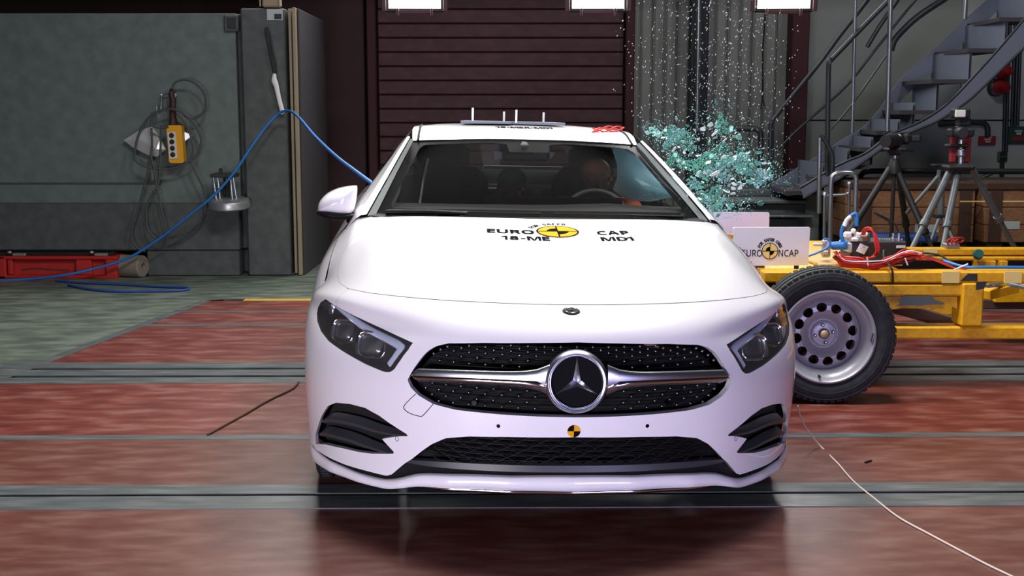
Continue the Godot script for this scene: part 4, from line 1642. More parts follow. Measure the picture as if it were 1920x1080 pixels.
func back_corner() -> void:
	# crates
	var spots := [[1606, 356, 1824, 455, 9.9, "brown wooden crate behind the black tripod, left of the pair", 1738, 428], [1850, 356, 2040, 455, 9.75, "brown wooden crate at the right edge behind the grey tripod", 1890, 422]]
	for q in spots:
		var t := thing("wooden_crate", q[5], "crate", Vector3(), Basis(), "wooden crates behind the tripods")
		var a := at(q[0], q[1], q[4])
		var c := at(q[2], q[3], q[4])
		var n := 3
		for k in n:
			var b := MB.new()
			var h := (a.y - c.y) / n
			b.box(Vector3((a.x + c.x) / 2, c.y + h * (k + 0.5), -q[4] - 0.4), Vector3(c.x - a.x, h - 0.004, 0.8), Basis(), 0.006)
			part("plank", b, M.crate_board, t)
		var b := MB.new()
		b.box(Vector3((a.x + c.x) / 2, a.y + 0.03, -q[4] - 0.4), Vector3(c.x - a.x + 0.02, 0.06, 0.84), Basis(), 0.008)
		for x in [a.x + 0.08, c.x - 0.08]:
			b.box(Vector3(x, (a.y + c.y) / 2, -q[4] + 0.008), Vector3(0.1, a.y - c.y - 0.01, 0.018), Basis(), 0.004)
		for x in [a.x + 0.1, (a.x + c.x) / 2, c.x - 0.1]:
			b.box(Vector3(x, c.y / 2, -q[4] - 0.4), Vector3(0.12, c.y, 0.76), Basis(), 0.006)
		part("lid_and_battens", b, M.crate_dark, t)
		b = MB.new()
		pbox(b, q[6] - 22, q[7] - 7, q[6] + 22, q[7] + 8, q[4] - 0.006, 0.006, 0.001)
		part("label", b, M.label_grey, t)
	var b := MB.new()
	pbox(b, 1800, 376.5, 2040, 379, 9.745, 0.004, 0.0005)
	tag(part("packing_tape", b, M.pale_tape), "strip of yellow packing tape across the right crate", "tape")
	# wall rail behind the crates
	b = MB.new()
	ptube(b, [1612, 333, 1620, 323, 1640, 320.5, 1700, 320.5, 1800, 321, 2040, 322], 10.9, 0.026, 2, 8)
	ptube(b, [1810, 346, 1860, 325], 10.9, 0.016, 1, 6)
	tag(part("wall_rail", b, M.dark_pipe), "long dark handrail along the pale wall above the crates", "rail")
	tripod_video()
	tripod_photo()
	# pole of a third stand between them
	var st := thing("rear_stand", "slim grey stand with a small head between the two tripods", "stand")
	b = MB.new()
	ptube(b, [1765, 338, 1764, 402], 9.3, 0.025, 1, 10)
	ptube(b, [1761, 318, 1759, 340], 9.3, 0.016, 1, 10)
	part("column", b, M.tripod_grey, st)
	b = MB.new()
	pbox(b, 1752, 308, 1776, 313, 9.28, 0.1)
	pbox(b, 1757, 402, 1772, 410, 9.25, 0.1)
	part("head", b, M.camera_body, st)
	b = MB.new()
	for q in [[1759, 330, 1700, 400], [1764, 400, 1790, 455], [1764, 400, 1745, 455]]:
		b.tube([at(q[0], q[1], 9.3), at(q[2], q[3], 9.1)], 0.014, 8)
	part("leg", b, M.tripod_grey, st)
	# signs, beacons and boxes on the pale wall
	var f := 12.39
	var sg := thing("fire_sign", "small red wall sign with white print beside the grey tripod head", "sign")
	b = MB.new()
	pbox(b, 1836, 255, 1867, 272, f, 0.02, 0.004)
	part("plate", b, M.sign_red, sg)
	b = MB.new()
	for q in [[1846, 260, 1858, 262.5], [1848, 264, 1857, 267], [1854, 256.5, 1860, 258.5]]:
		pbox(b, q[0], q[1], q[2], q[3], f - 0.003, 0.003, 0.0005)
	part("print", b, M.off_white, sg)
	sg = thing("green_wall_box", "dark green wall box with a white pictogram and a red strip", "sign")
	b = MB.new()
	pbox(b, 1891, 237, 1935, 270, f, 0.08, 0.008)
	part("case", b, M.sign_green, sg)
	b = MB.new()
	for q in [[1903, 244, 1917, 247], [1906, 248, 1915, 253]]:
		pbox(b, q[0], q[1], q[2], q[3], f - 0.004, 0.004, 0.001)
	part("pictogram", b, M.label_grey, sg)
	b = MB.new()
	pbox(b, 1897, 256, 1930, 264, f - 0.004, 0.004, 0.001)
	part("strip", b, M.sign_red, sg)
	for q in [[1881, 134, 0.35, "upper red warning beacon on the pale wall under the stairs"], [1877, 164, 0.0, "lower round red warning beacon on the pale wall under the stairs"]]:
		var bc := thing("warning_beacon", q[3], "beacon", at(q[0], q[1], f - 0.06), Basis(Vector3.BACK, q[2]), "red warning beacons")
		b = MB.new()
		b.lathe([[0, 0.11], [0.045, 0.09], [0.07, 0.04], [0.075, -0.04], [0.06, -0.06], [0, -0.06]], Vector3(), Vector3(0.3, 0, 1), 20)
		part("dome", b, M.beacon_red, bc)
		b = MB.new()
		b.lathe([[0.08, -0.06], [0.09, -0.065], [0.09, -0.1], [0, -0.1]], Vector3(), Vector3(0.3, 0, 1), 20)
		part("socket", b, M.machine_dark, bc)
	var jb := thing("junction_box", "grey wall switch pair below the conduits beside the green box", "switch")
	b = MB.new()
	pbox(b, 1872, 284, 1889, 303, f, 0.05, 0.006)
	part("case", b, M.machine_grey, jb)
	b = MB.new()
	pbox(b, 1876, 284.5, 1888, 292, f - 0.01, 0.02, 0.004)
	pbox(b, 1876, 294.5, 1888, 301, f - 0.01, 0.02, 0.004)
	part("switch_cover", b, M.camera_body, jb)
	b = MB.new()
	for x in [1882.0, 1887.0, 1897.0, 1903.0, 1908.0]:
		ptube(b, [x + 10, -30, x + 4, 120, x, 284 if x < 1890 else 236], f, 0.016, 1, 6)
	ptube(b, [1879, 303, 1878, 360], f, 0.022, 1, 6)
	tag(part("wall_conduits", b, M.dark_pipe), "bundle of grey conduits running down the pale wall at the right", "conduit")
	b = MB.new()
	ptube(b, [1760, 233, 1790, 231, 1830, 230, 1846, 232, 1852, 240, 1852, 255], f, 0.028, 3, 8)
	tag(part("bent_pipe", b, M.dark_pipe), "dark pipe bending down to the small red wall sign", "pipe")
	b = MB.new()
	pbox(b, 1640, 440, 1760, 456, 9.7, 0.3, 0.02)
	tag(part("blue_crate", b, M.cable_navy), "dark blue box on the floor behind the trolley rail", "box")


func tripod_video() -> void:
	var f := 9.0
	var t := thing("black_tripod", "black tripod that carries the small video camera", "tripod")
	var top := at(1677, 310, f)
	for q in [[1668, 316, 1560, 490, 8.7], [1680, 316, 1760, 492, 8.6], [1684, 316, 1704, 462, 9.5]]:
		var b := MB.new()
		var a := at(q[0], q[1], f)
		var g := at(q[2], q[3], q[4])
		var e := a + (g - a) * ((a.y - 0.01) / (a.y - g.y))
		b.tube([a, a.lerp(e, 0.45)], 0.024, 8)
		b.tube([a.lerp(e, 0.42), e], 0.018, 8)
		b.tube([a.lerp(e, 0.42), a.lerp(e, 0.48)], 0.03, 8)
		part("leg", b, M.cable_black, t)
	var b := MB.new()
	b.lathe([[0, 0.05], [0.03, 0.05], [0.05, 0.0], [0.05, -0.06], [0, -0.06]], top + Vector3(0, 0.0, 0), Vector3.UP, 14)
	b.tube([top + Vector3(0, -0.05, 0), top + Vector3(0, -0.62, 0)], 0.016, 8)
	part("crown", b, M.camera_body, t)
	b = MB.new()
	b.tube([at(1678, 306, f), at(1679, 282, f)], 0.02, 10)
	part("centre_post", b, M.steel_pipe, t)
	b = MB.new()
	pbox(b, 1664, 277, 1702, 285, f - 0.05, 0.12, 0.012)
	b.lathe([[0, 0.04], [0.035, 0.04], [0.035, -0.04], [0, -0.04]], at(1676, 283, f - 0.02), Vector3(1, 0, 0), 14)
	b.tube([at(1698, 281, f), at(1712, 283, f + 0.2)], 0.01, 6)
	part("pan_head", b, M.camera_body, t)
	var c := thing("video_camera", "small video camera with a white collar on the black tripod", "video camera")
	b = MB.new()
	b.tube([at(1660, 265, f - 0.16), at(1668, 264, f - 0.1), at(1684, 262, f)], [0.045, 0.05, 0.05], 16)
	part("lens_hood", b, M.camera_body, c)
	b = MB.new()
	b.box(at(1684, 262, f - 0.02), Vector3(0.05, 0.085, 0.09), Basis(Vector3.UP, -0.5), 0.012)
	part("collar", b, M.off_white, c)
	b = MB.new()
	b.box(at(1697, 260, f + 0.04), Vector3(0.09, 0.085, 0.09), Basis(Vector3.UP, -0.5), 0.02)
	b.box(at(1713, 260, f + 0.06), Vector3(0.1, 0.05, 0.07), Basis(Vector3.UP, -0.2), 0.012)
	b.beam(at(1672, 253, f), at(1702, 249.5, f + 0.04), 0.02, 0.02)
	part("body", b, M.camera_body, c)


func tripod_photo() -> void:
	var f := 8.8
	var t := thing("grey_tripod", "heavy grey tripod that carries the photo camera with its flash", "tripod")
	for q in [[1782, 318, 1712, 462, 8.5], [1796, 320, 1768, 465, 8.4], [1822, 316, 1902, 464, 9.1]]:
		var b := MB.new()
		var a := at(q[0], q[1], f)
		var g := at(q[2], q[3], q[4])
		var e := a + (g - a) * ((a.y - 0.01) / (a.y - g.y))
		b.tube([a, a.lerp(e, 0.4)], 0.026, 10)
		b.tube([a.lerp(e, 0.38), e], 0.02, 10)
		b.tube([a.lerp(e, 0.37), a.lerp(e, 0.41)], 0.032, 10)
		part("leg", b, M.tripod_grey, t)
	var b := MB.new()
	pbox(b, 1778, 310, 1830, 319, f - 0.1, 0.16, 0.02)
	b.box(at(1802, 316, f), Vector3(0.1, 0.07, 0.14), Basis(), 0.02)
	part("crown", b, M.camera_body, t)
	b = MB.new()
	b.tube([at(1802, 312, f), at(1802, 262, f)], 0.021, 10)
	b.lathe([[0.026, 0.03], [0.034, 0.02], [0.034, -0.02], [0.026, -0.03]], at(1802, 286, f), Vector3.UP, 14)
	part("centre_column", b, M.steel_pipe, t)
	b = MB.new()
	pbox(b, 1780, 270, 1818, 277, f - 0.04, 0.1, 0.012)
	b.tube([at(1780, 273, f - 0.02), at(1772, 274, f)], 0.014, 8)
	part("tilt_head", b, M.camera_body, t)
	b = MB.new()
	for x in [[1783, 1794], [1808, 1820]]:
		pbox(b, x[0], 254, x[1], 306, f + 0.02, 0.03, 0.012)
	part("strap", b, M.sign_red, t)
	var c := thing("photo_camera", "black photo camera with a tall flash on the heavy grey tripod", "camera")
	b = MB.new()
	pbox(b, 1782, 241, 1828, 257, f - 0.06, 0.09, 0.012)
	b.lathe([[0, 0.1], [0.036, 0.1], [0.044, 0.08], [0.044, 0.0], [0, 0.0]], at(1800, 249, f - 0.06), Vector3(-0.15, 0, 1), 20)
	pbox(b, 1795, 236, 1812, 242, f - 0.05, 0.06, 0.01)
	part("body", b, M.camera_body, c)
	b = MB.new()
	pbox(b, 1797, 219, 1821, 237, f - 0.04, 0.07, 0.01)
	pbox(b, 1793, 203, 1820, 222, f - 0.08, 0.13, 0.014)
	part("flash", b, M.camera_body, c)
	b = MB.new()
	pbox(b, 1792, 206, 1811, 220, f - 0.09, 0.02, 0.006)
	part("flash_window", b, M.flash_face, c)


# a point in the car's own axes: across, up, back from the nose
func cv(u: float, v: float, w: float) -> Vector3:
	return Vector3(u, v, -w)


func cvs(list: Array) -> Array:
	var out := []
	for i in range(0, list.size(), 3):
		out.append(cv(list[i], list[i + 1], list[i + 2]))
	return out


func car_place() -> Transform3D:
	var th := 0.0791
	var r := -0.0212
	var eu := Vector3(cos(th), 0, -sin(th))
	var ew := Vector3(-sin(th), 0, -cos(th))
	var x := eu * cos(r) + Vector3.UP * sin(r)
	var y := eu * -sin(r) + Vector3.UP * cos(r)
	return Transform3D(Basis(x, y, -ew), Vector3(0.1946, 0.03, -3.66))


func mirror_rows(rows: Array) -> Array:
	var out := []
	for r in rows:
		var o := []
		for j in range(r.size() - 1, 0, -1):
			o.append(Vector3(-r[j].x, r[j].y, r[j].z))
		o.append_array(r)
		out.append(o)
	return out


var front: Net
var roof_net: Net
var side_net := []
var house_net := []


func car() -> void:
	var place := car_place()
	var t := thing("car", "white hatchback car struck on its side, its front facing the camera", "car", place.origin, place.basis)
	# front skin: rows from the lip up over the nose and back along the hood, columns from the middle to the side
	var table := [
		[0, 0.1, 0.07, 0.2, 0.1, 0.085, 0.4, 0.1, 0.14, 0.56, 0.1, 0.22, 0.7, 0.1, 0.34, 0.8, 0.1, 0.48, 0.87, 0.1, 0.62, 0.9, 0.1, 0.76, 0.905, 0.1, 0.9],
		[0, 0.24, 0.03, 0.2, 0.24, 0.045, 0.4, 0.24, 0.1, 0.56, 0.24, 0.19, 0.7, 0.24, 0.32, 0.8, 0.24, 0.44, 0.87, 0.24, 0.58, 0.905, 0.24, 0.72, 0.915, 0.24, 0.88],
		[0, 0.37, 0.01, 0.2, 0.37, 0.027, 0.4, 0.37, 0.085, 0.56, 0.37, 0.175, 0.7, 0.37, 0.3, 0.8, 0.37, 0.42, 0.875, 0.37, 0.56, 0.907, 0.37, 0.7, 0.917, 0.37, 0.88],
		[0, 0.5, 0, 0.2, 0.5, 0.02, 0.4, 0.5, 0.08, 0.56, 0.5, 0.175, 0.7, 0.5, 0.3, 0.8, 0.5, 0.42, 0.875, 0.5, 0.56, 0.907, 0.5, 0.7, 0.917, 0.5, 0.88],
		[0, 0.6, 0.005, 0.2, 0.6, 0.03, 0.4, 0.6, 0.1, 0.55, 0.6, 0.2, 0.68, 0.6, 0.33, 0.78, 0.6, 0.45, 0.86, 0.6, 0.58, 0.9, 0.6, 0.71, 0.91, 0.6, 0.88],
		[0, 0.645, 0.02, 0.2, 0.643, 0.045, 0.4, 0.64, 0.115, 0.53, 0.645, 0.22, 0.66, 0.65, 0.35, 0.76, 0.655, 0.47, 0.84, 0.655, 0.6, 0.885, 0.65, 0.73, 0.9, 0.64, 0.88],
		[0, 0.7, 0.075, 0.2, 0.7, 0.1, 0.4, 0.7, 0.165, 0.55, 0.7, 0.26, 0.68, 0.705, 0.375, 0.77, 0.71, 0.475, 0.835, 0.705, 0.6, 0.87, 0.695, 0.73, 0.885, 0.68, 0.87],
		[0, 0.752, 0.28, 0.2, 0.755, 0.29, 0.4, 0.758, 0.33, 0.55, 0.757, 0.39, 0.66, 0.753, 0.46, 0.74, 0.745, 0.54, 0.79, 0.735, 0.64, 0.825, 0.725, 0.75, 0.85, 0.71, 0.87],
		[0, 0.82, 0.55, 0.2, 0.824, 0.55, 0.4, 0.828, 0.56, 0.55, 0.824, 0.58, 0.66, 0.812, 0.62, 0.73, 0.79, 0.68, 0.775, 0.775, 0.75, 0.81, 0.757, 0.83, 0.84, 0.735, 0.92],
		[0, 0.882, 0.85, 0.2, 0.886, 0.85, 0.4, 0.889, 0.86, 0.55, 0.884, 0.87, 0.65, 0.872, 0.9, 0.72, 0.853, 0.94, 0.765, 0.838, 0.98, 0.8, 0.815, 1.02, 0.835, 0.79, 1.06],
		[0, 0.935, 1.17, 0.2, 0.937, 1.17, 0.4, 0.938, 1.18, 0.55, 0.935, 1.2, 0.63, 0.93, 1.22, 0.69, 0.925, 1.24, 0.73, 0.915, 1.25, 0.77, 0.89, 1.26, 0.82, 0.84, 1.27],
	]
	var rows := []
	for q in table:
		rows.append(cvs(q))
	front = Net.new(mirror_rows(rows))
	car_front(t)
	car_sides(t)
	car_house(t)
	car_grille(t)
	for s in [-1.0, 1.0]:
		headlight(t, s)
		intake(t, s)
	lower_intake(t)
	car_wheels(t)
	mirror(t)
	cabin(t)
	car_prints(t)


func fs(s: float, t: float, off := 0.0) -> Vector3:
	return front.o(s + 8.0, t, off)


var o_grille: Outline
var o_lamp: Outline
var o_intake: Outline
var o_low: Outline
var o_hood: Outline
var o_fender: Outline


func car_front(t: Node3D) -> void:
	o_grille = Outline.new([0, 2.32, 0.62, 2.33, 1.25, 2.345, 1.88, 2.375, 2.28, 2.46, 2.57, 2.63, 2.73, 2.80, 2.80, 2.98, 2.72, 3.2, 2.58, 3.55, 2.42, 3.95, 2.25, 4.3, 2.02, 4.62, 1.45, 4.87, 0.7, 5.0, 0, 5.08], true)
	o_lamp = Outline.new([5.72, 5.75, 5.25, 5.5, 4.7, 5.27, 4.2, 5.07, 3.7, 4.82, 3.2, 4.52, 2.78, 4.27, 2.84, 3.9, 2.98, 3.5, 3.1, 3.2, 3.2, 3.1, 3.33, 3.09, 3.5, 3.13, 3.8, 3.2, 4.13, 3.3, 4.66, 3.45, 5.15, 3.6, 5.6, 3.85, 5.95, 4.2, 6.15, 4.6, 6.2, 5.0, 6.05, 5.4])
	o_intake = Outline.new([5.76, 0.5, 5.8, 0.72, 5.62, 1.02, 5.36, 1.43, 5.05, 1.79, 4.7, 1.97, 4.2, 2.05, 3.77, 2.05, 3.42, 1.93, 3.2, 1.80, 2.75, 1.56, 3.07, 1.46, 3.36, 1.32, 3.06, 1.02, 3.19, 0.97, 3.63, 0.85, 3.98, 0.80, 4.48, 0.76, 5.2, 0.66])
	# lower intake together with everything under the bumper's lower edge
	o_low = Outline.new([0, 1.82, 1.05, 1.79, 1.66, 1.735, 2.05, 1.63, 2.3, 1.43, 2.5, 1.2, 2.7, 0.95, 2.85, 0.8, 3.13, 0.45, 3.25, 0.38, 3.75, 0.37, 4.35, 0.345, 5.0, 0.34, 5.5, 0.345, 5.85, 0.34, 6.1, 0.2, 6.2, -0.5, 0, -0.5], true)
	o_hood = Outline.new([0, 6.74, 2, 6.70, 4.0, 6.72, 4.9, 6.83, 5.8, 7.2, 6.4, 7.7, 6.65, 8.3, 6.4, 8.9, 5.75, 9.4, 5.2, 10.5, 0, 10.5], true)
	o_fender = Outline.new([4.95, 6.84, 5.15, 5.5, 6.0, 5.3, 6.2, 4.8, 8.5, 4.35, 8.5, 10.5, 5.2, 10.5, 5.75, 9.4, 6.4, 8.9, 6.65, 8.3, 6.4, 7.7, 5.8, 7.2])
	var g := 0.016
	var keep_bumper := func(s: float, tt: float) -> float:
		var q := Vector2(absf(s - 8.0), tt)
		if tt > 7.9 and q.x < 6.0:
			return -0.3
		var d := minf(minf(o_grille.d(q), o_lamp.d(q)), minf(o_intake.d(q), o_low.d(q)))
		d = minf(d, minf(o_hood.d(q) - g, o_fender.d(q) - g * 0.25))
		if q.x > 6.3:
			var p := front.p(s, tt)
			d = minf(d, Vector2(-p.z - 0.98, p.y - 0.28).length() - 0.345)
		return d
	put("front_bumper", sheet(front, 0, 16, 352, 0, 8, 176, keep_bumper), M.paint, t)
	put("hood", sheet(front, 0.8, 15.2, 160, 6.6, 10, 80, func(s: float, tt: float) -> float: return -o_hood.d(Vector2(absf(s - 8.0), tt)) - g * 0.5), M.paint, t)
	for sd in [-1.0, 1.0]:
		var lo := 0.0 if sd < 0 else 12.6
		put("fender", sheet(front, lo, lo + 3.4, 80, 4.0, 10, 110, func(s: float, tt: float) -> float:
			var q := Vector2(absf(s - 8.0), tt)
			return minf(-o_fender.d(q) - g * 0.15, minf(o_lamp.d(q), o_hood.d(q) - g * 0.5))), M.paint, t)
	# dark structure just under the skin, seen through the gaps
	put("inner_structure", sheet(front, 0.3, 15.7, 60, 5.3, 9.9, 40, func(s: float, tt: float) -> float: return minf(0.1, minf(o_lamp.d(Vector2(absf(s - 8.0), tt)) - 0.2, o_grille.d(Vector2(absf(s - 8.0), tt)) - 0.2)), -0.014), M.gap, t)
	# folded edges of the cut-outs
	var b := MB.new()
	rim(b, front, o_grille.fine(0.06), 0.03, 8.0)
	rim(b, front, mirrored_line(o_intake.fine(0.06), 1.0), 0.02, 8.0)
	rim(b, front, mirrored_line(o_intake.fine(0.06), -1.0), 0.02, 8.0)
	var low := PackedVector2Array()
	for q in o_low.fine(0.06):
		if q.y > 0.25 and absf(q.x) < 6.0:
			low.append(q)
	var left := PackedVector2Array()
	var right := PackedVector2Array()
	for q in low:
		if q.x >= 0:
			right.append(q)
		else:
			left.append(q)
	rim(b, front, right, 0.03, 8.0, false)
	rim(b, front, left, 0.03, 8.0, false)
	part("folded_edge", b, M.paint, t)
	b = MB.new()
	rim(b, front, mirrored_line(o_lamp.fine(0.06), 1.0), 0.02, 8.0)
	rim(b, front, mirrored_line(o_lamp.fine(0.06), -1.0), 0.02, 8.0)
	part("lamp_seal", b, M.gap, t)
	# towing-eye cover: a fine seam in the bumper
	b = MB.new()
	var seam := []
	for q in [[-2.62, 2.66], [-2.86, 2.32], [-2.83, 2.2], [-2.72, 2.14], [-2.55, 2.11], [-2.47, 2.15], [-2.28, 2.46]]:
		seam.append(fs(q[0], q[1], 0.0004))
	b.tube(curve(seam, 4), 0.0014, 5)
	part("towing_cover_seam", b, M.gap, t)
	for q in [[-1.21, 2.05, 0.006], [1.15, 2.06, 0.006]]:
		b = MB.new()
		b.lathe([[0, 0.0012], [q[2], 0.001], [q[2] + 0.001, -0.002]], fs(q[0], q[1]), front.n(q[0] + 8, q[1]), 16)
		part("parking_sensor", b, M.gloss_black, t)
	for s in [-1.0, 1.0]:
		b = MB.new()
		var ring := []
		var c := fs(3.02 * s, 1.42)
		var n := front.n(3.02 * s + 8, 1.42)
		var ex := n.cross(Vector3.UP).normalized()
		for k in 20:
			ring.append(c + ex * cos(TAU * k / 20) * 0.0065 + n.cross(ex) * sin(TAU * k / 20) * 0.0085)
		b.tube(ring, 0.0009, 5, false, true)
		part("washer_cover_seam", b, M.gap, t)
	# cowl and wipers between hood and windscreen
	b = MB.new()
	var r0 := []
	var r1 := []
	for k in 25:
		var s := lerpf(-5.6, 5.6, k / 24.0)
		r0.append(fs(s, 9.97, -0.012))
		r1.append(fs(s, 9.97, -0.03) + Vector3(0, 0, -0.09))
	b.skin([r0, r1])
	part("cowl", b, M.black_plastic, t)
	b = MB.new()
	b.tube([cv(-0.63, 0.945, 1.26), cv(-0.45, 0.952, 1.24), cv(-0.30, 0.947, 1.235)], [0.012, 0.01, 0.009], 6)
	b.tube([cv(-0.62, 0.952, 1.275), cv(0.0, 0.95, 1.23)], 0.006, 5)
	b.tube([cv(0.05, 0.95, 1.235), cv(0.6, 0.945, 1.27)], 0.006, 5)
	part("wiper", b, M.black_plastic, t)


func mirrored_line(line: PackedVector2Array, s: float) -> PackedVector2Array:
	var out := PackedVector2Array()
	for q in line:
		out.append(Vector2(q.x * s, q.y))
	return out


func car_sides(t: Node3D) -> void:
	# stations along the body: w, u of the middle, u at the top, v of the top (the belt line)
	var st := [[0.86, 0.915, 0.85, 0.705], [1.08, 0.917, 0.837, 0.79], [1.27, 0.917, 0.82, 0.84], [1.7, 0.915, 0.80, 0.872], [2.2, 0.913, 0.795, 0.885], [2.8, 0.913, 0.785, 0.905], [3.3, 0.915, 0.77, 0.93], [3.75, 0.905, 0.745, 0.95], [4.05, 0.86, 0.71, 0.95], [4.25, 0.74, 0.64, 0.945], [4.33, 0.5, 0.45, 0.945], [4.36, 0.0, 0.0, 0.945]]
	for sd in [-1.0, 1.0]:
		var rows := []
		for k in 6:
			var f: float = [0.0, 0.25, 0.5, 0.74, 0.9, 1.0][k]
			var row := []
			for q in st:
				var inw: float = [-0.02, 0.0, 0.0, -0.003, lerpf(0.0, q[2] - q[1], 0.45), q[2] - q[1]][k]
				var v: float = 0.13 + f * (q[3] - 0.13)
				row.append(cv(sd * (q[1] + inw) if q[1] > 0 else 0.0, v, q[0] + (0.03 * (1 - f) if q[0] > 4 else 0.0)))
			rows.append(row)
		var net := Net.new(rows)
		side_net.append(net)
		var wheels := [0.98, 3.55]
		var keep := func(from: float, to: float) -> Callable:
			return func(s: float, tt: float) -> float:
				var p: Vector3 = net.p(s, tt)
				var d := 0.3
				for w in wheels:
					d = minf(d, Vector2(-p.z - w, p.y - 0.28).length() - 0.345)
				return minf(d, minf(-p.z - from - 0.002, to - 0.002 + p.z)) 
		var names := [["front_fender_side", 0.0, 1.36], ["front_door", 1.36, 2.42], ["rear_door", 2.42, 3.32], ["rear_quarter", 3.32, 9.0]]
		for q in names:
			put(q[0], sheet(net, 0, 11, 132, 0, 5, 40, keep.call(q[1], q[2])), M.paint, t)
		put("inner_side", sheet(net, 0.5, 10.9, 44, 0.0, 4.9, 20, keep.call(0.9, 9.0), -0.02 * sd), M.gap, t)
		# wheel housings
		var b: MB
		for w in wheels:
			b = MB.new()
			b.lathe([[0.335, 0.0], [0.335, 0.3], [0, 0.3]], cv(sd * 0.87, 0.28, w), Vector3(-sd, 0, 0), 32)
			part("wheel_housing", b, M.gap, t)
		b = MB.new()
		b.box(cv(sd * 0.86, 0.13, 2.15), Vector3(0.08, 0.07, 2.0), Basis(), 0.02)
		part("sill", b, M.black_plastic, t)
	# underbody
	var b := MB.new()
	b.box(cv(0, 0.2, 2.6), Vector3(1.1, 0.04, 3.2), Basis(), 0.01)
	b.box(cv(0, 0.33, 0.62), Vector3(1.1, 0.3, 0.4), Basis(), 0.03)
	part("underbody", b, M.gap, t)


func car_house(t: Node3D) -> void:
	# pillar and roof rail: outer edge, from the windscreen base up over the roof to the tail
	var rail := [cv(0.752, 0.917, 1.27), cv(0.70, 1.0, 1.42), cv(0.652, 1.075, 1.55), cv(0.60, 1.16, 1.75), cv(0.553, 1.235, 1.96), cv(0.526, 1.268, 2.16), cv(0.515, 1.279, 2.5), cv(0.505, 1.272, 3.0), cv(0.49, 1.235, 3.45), cv(0.47, 1.18, 3.8)]
	var belt := [cv(0.80, 0.862, 1.3), cv(0.80, 0.868, 1.5), cv(0.797, 0.874, 1.75), cv(0.796, 0.88, 2.0), cv(0.795, 0.886, 2.25), cv(0.79, 0.894, 2.5), cv(0.785, 0.905, 2.8), cv(0.775, 0.925, 3.2), cv(0.755, 0.945, 3.65), cv(0.71, 0.955, 4.05)]
	for sd in [-1.0, 1.0]:
		var rows := []
		for k in 4:
			var f := k / 3.0
			var row := []
			for i in rail.size():
				var p: Vector3 = belt[i].lerp(rail[i], f)
				p.x += 0.028 * sin(PI * f) * (1.0 if i > 1 else i * 0.5)
				row.append(Vector3(p.x * sd, p.y, p.z))
			rows.append(row)
		var net := Net.new(rows)
		house_net.append(net)
		var o_front := Outline.new([1.0, 0.15, 4.9, 0.15, 4.9, 2.68, 4.3, 2.68, 3.4, 2.62, 2.0, 2.0])
		var o_rear := Outline.new([5.2, 0.15, 7.5, 0.15, 8.3, 1.4, 7.6, 2.6, 5.2, 2.68])
		put("pillar_and_rail", sheet(net, 0, 9, 180, 0, 3, 48, func(s: float, tt: float) -> float: return minf(o_front.d(Vector2(s, tt)), o_rear.d(Vector2(s, tt)))), M.paint, t)
		if sd < 0:
			put("front_side_glass", sheet(net, 0.9, 5, 40, 0.1, 2.8, 20, func(s: float, tt: float) -> float: return -o_front.d(Vector2(s, tt)), -0.006 * sd), M.windscreen, t)
		put("rear_side_glass", sheet(net, 5, 8.5, 30, 0.1, 2.8, 20, func(s: float, tt: float) -> float: return -o_rear.d(Vector2(s, tt)), -0.006 * sd), M.windscreen, t)
		put("pillar_lining", sheet(net, 0.2, 8.9, 90, 0.0, 2.9, 30, func(s: float, tt: float) -> float: return minf(o_front.d(Vector2(s, tt)), o_rear.d(Vector2(s, tt))) - 0.05, -0.02 * sd), M.headliner, t)
	# windscreen between the pillars
	var lo := [cv(0, 0.942, 1.20), cv(0.2, 0.941, 1.205), cv(0.36, 0.938, 1.22), cv(0.53, 0.934, 1.24), cv(0.678, 0.929, 1.27)]
	var hi := [cv(0, 1.238, 1.91), cv(0.17, 1.237, 1.92), cv(0.30, 1.233, 1.935), cv(0.42, 1.228, 1.955), cv(0.527, 1.22, 1.985)]
	var rows := []
	for k in 4:
		var f := k / 3.0
		var row := []
		for i in 5:
			var p: Vector3 = lo[i].lerp(hi[i], f)
			row.append(p + Vector3(0, 0.4, 0.16) * 0.012 * sin(PI * f) * (1.0 if i < 4 else 0.6))
		rows.append(row)
	var ws := Net.new(mirror_rows(rows))
	put("windscreen", sheet(ws, 0, 8, 48, 0, 3, 24, everywhere), M.windscreen, t)
	# the black printed border of the glass
	var o_clear := Outline.new([0.42, 0.28, 4, 0.22, 7.58, 0.28, 7.68, 0.45, 7.55, 2.65, 7.4, 2.8, 5, 2.86, 4.55, 2.8, 4.5, 2.45, 3.5, 2.45, 3.45, 2.8, 3, 2.86, 0.6, 2.8, 0.45, 2.65, 0.32, 0.45])
	put("windscreen_border", sheet(ws, 0, 8, 96, 0, 3, 72, func(s: float, tt: float) -> float: return o_clear.d(Vector2(s, tt)), -0.004), M.frit, t)
	# pillar strip: grey trim beside the glass, and the white face out to the pillar's edge
	for sd in [-1.0, 1.0]:
		var A := []
		var B := []
		var C := []
		var D := []
		for k in 25:
			var f := k / 24.0
			var g: Vector3 = ws.p(0.0 if sd < 0 else 8.0, f * 3.0)
			var e: Vector3 = house_net[0 if sd < 0 else 1].p(f * 4.0, 3.0)
			A.append(g + Vector3(-sd * 0.006, 0.004, 0.0))
			B.append(g.lerp(e, 0.36) + Vector3(0, 0.005, 0.003))
			C.append(g.lerp(e, 0.40) + Vector3(0, 0.012, 0.008))
			D.append(e + Vector3(0, 0.001, 0.0))
		var b := MB.new()
		b.skin([A, B])
		part("pillar_trim", b, M.pillar_grey, t)
		b = MB.new()
		var mid := []
		for k in 25:
			mid.append((C[k] + D[k]) * 0.5 + Vector3(0, 0.006, 0.006))
		b.skin([C, mid, D])
		part("pillar_face", b, M.paint, t)
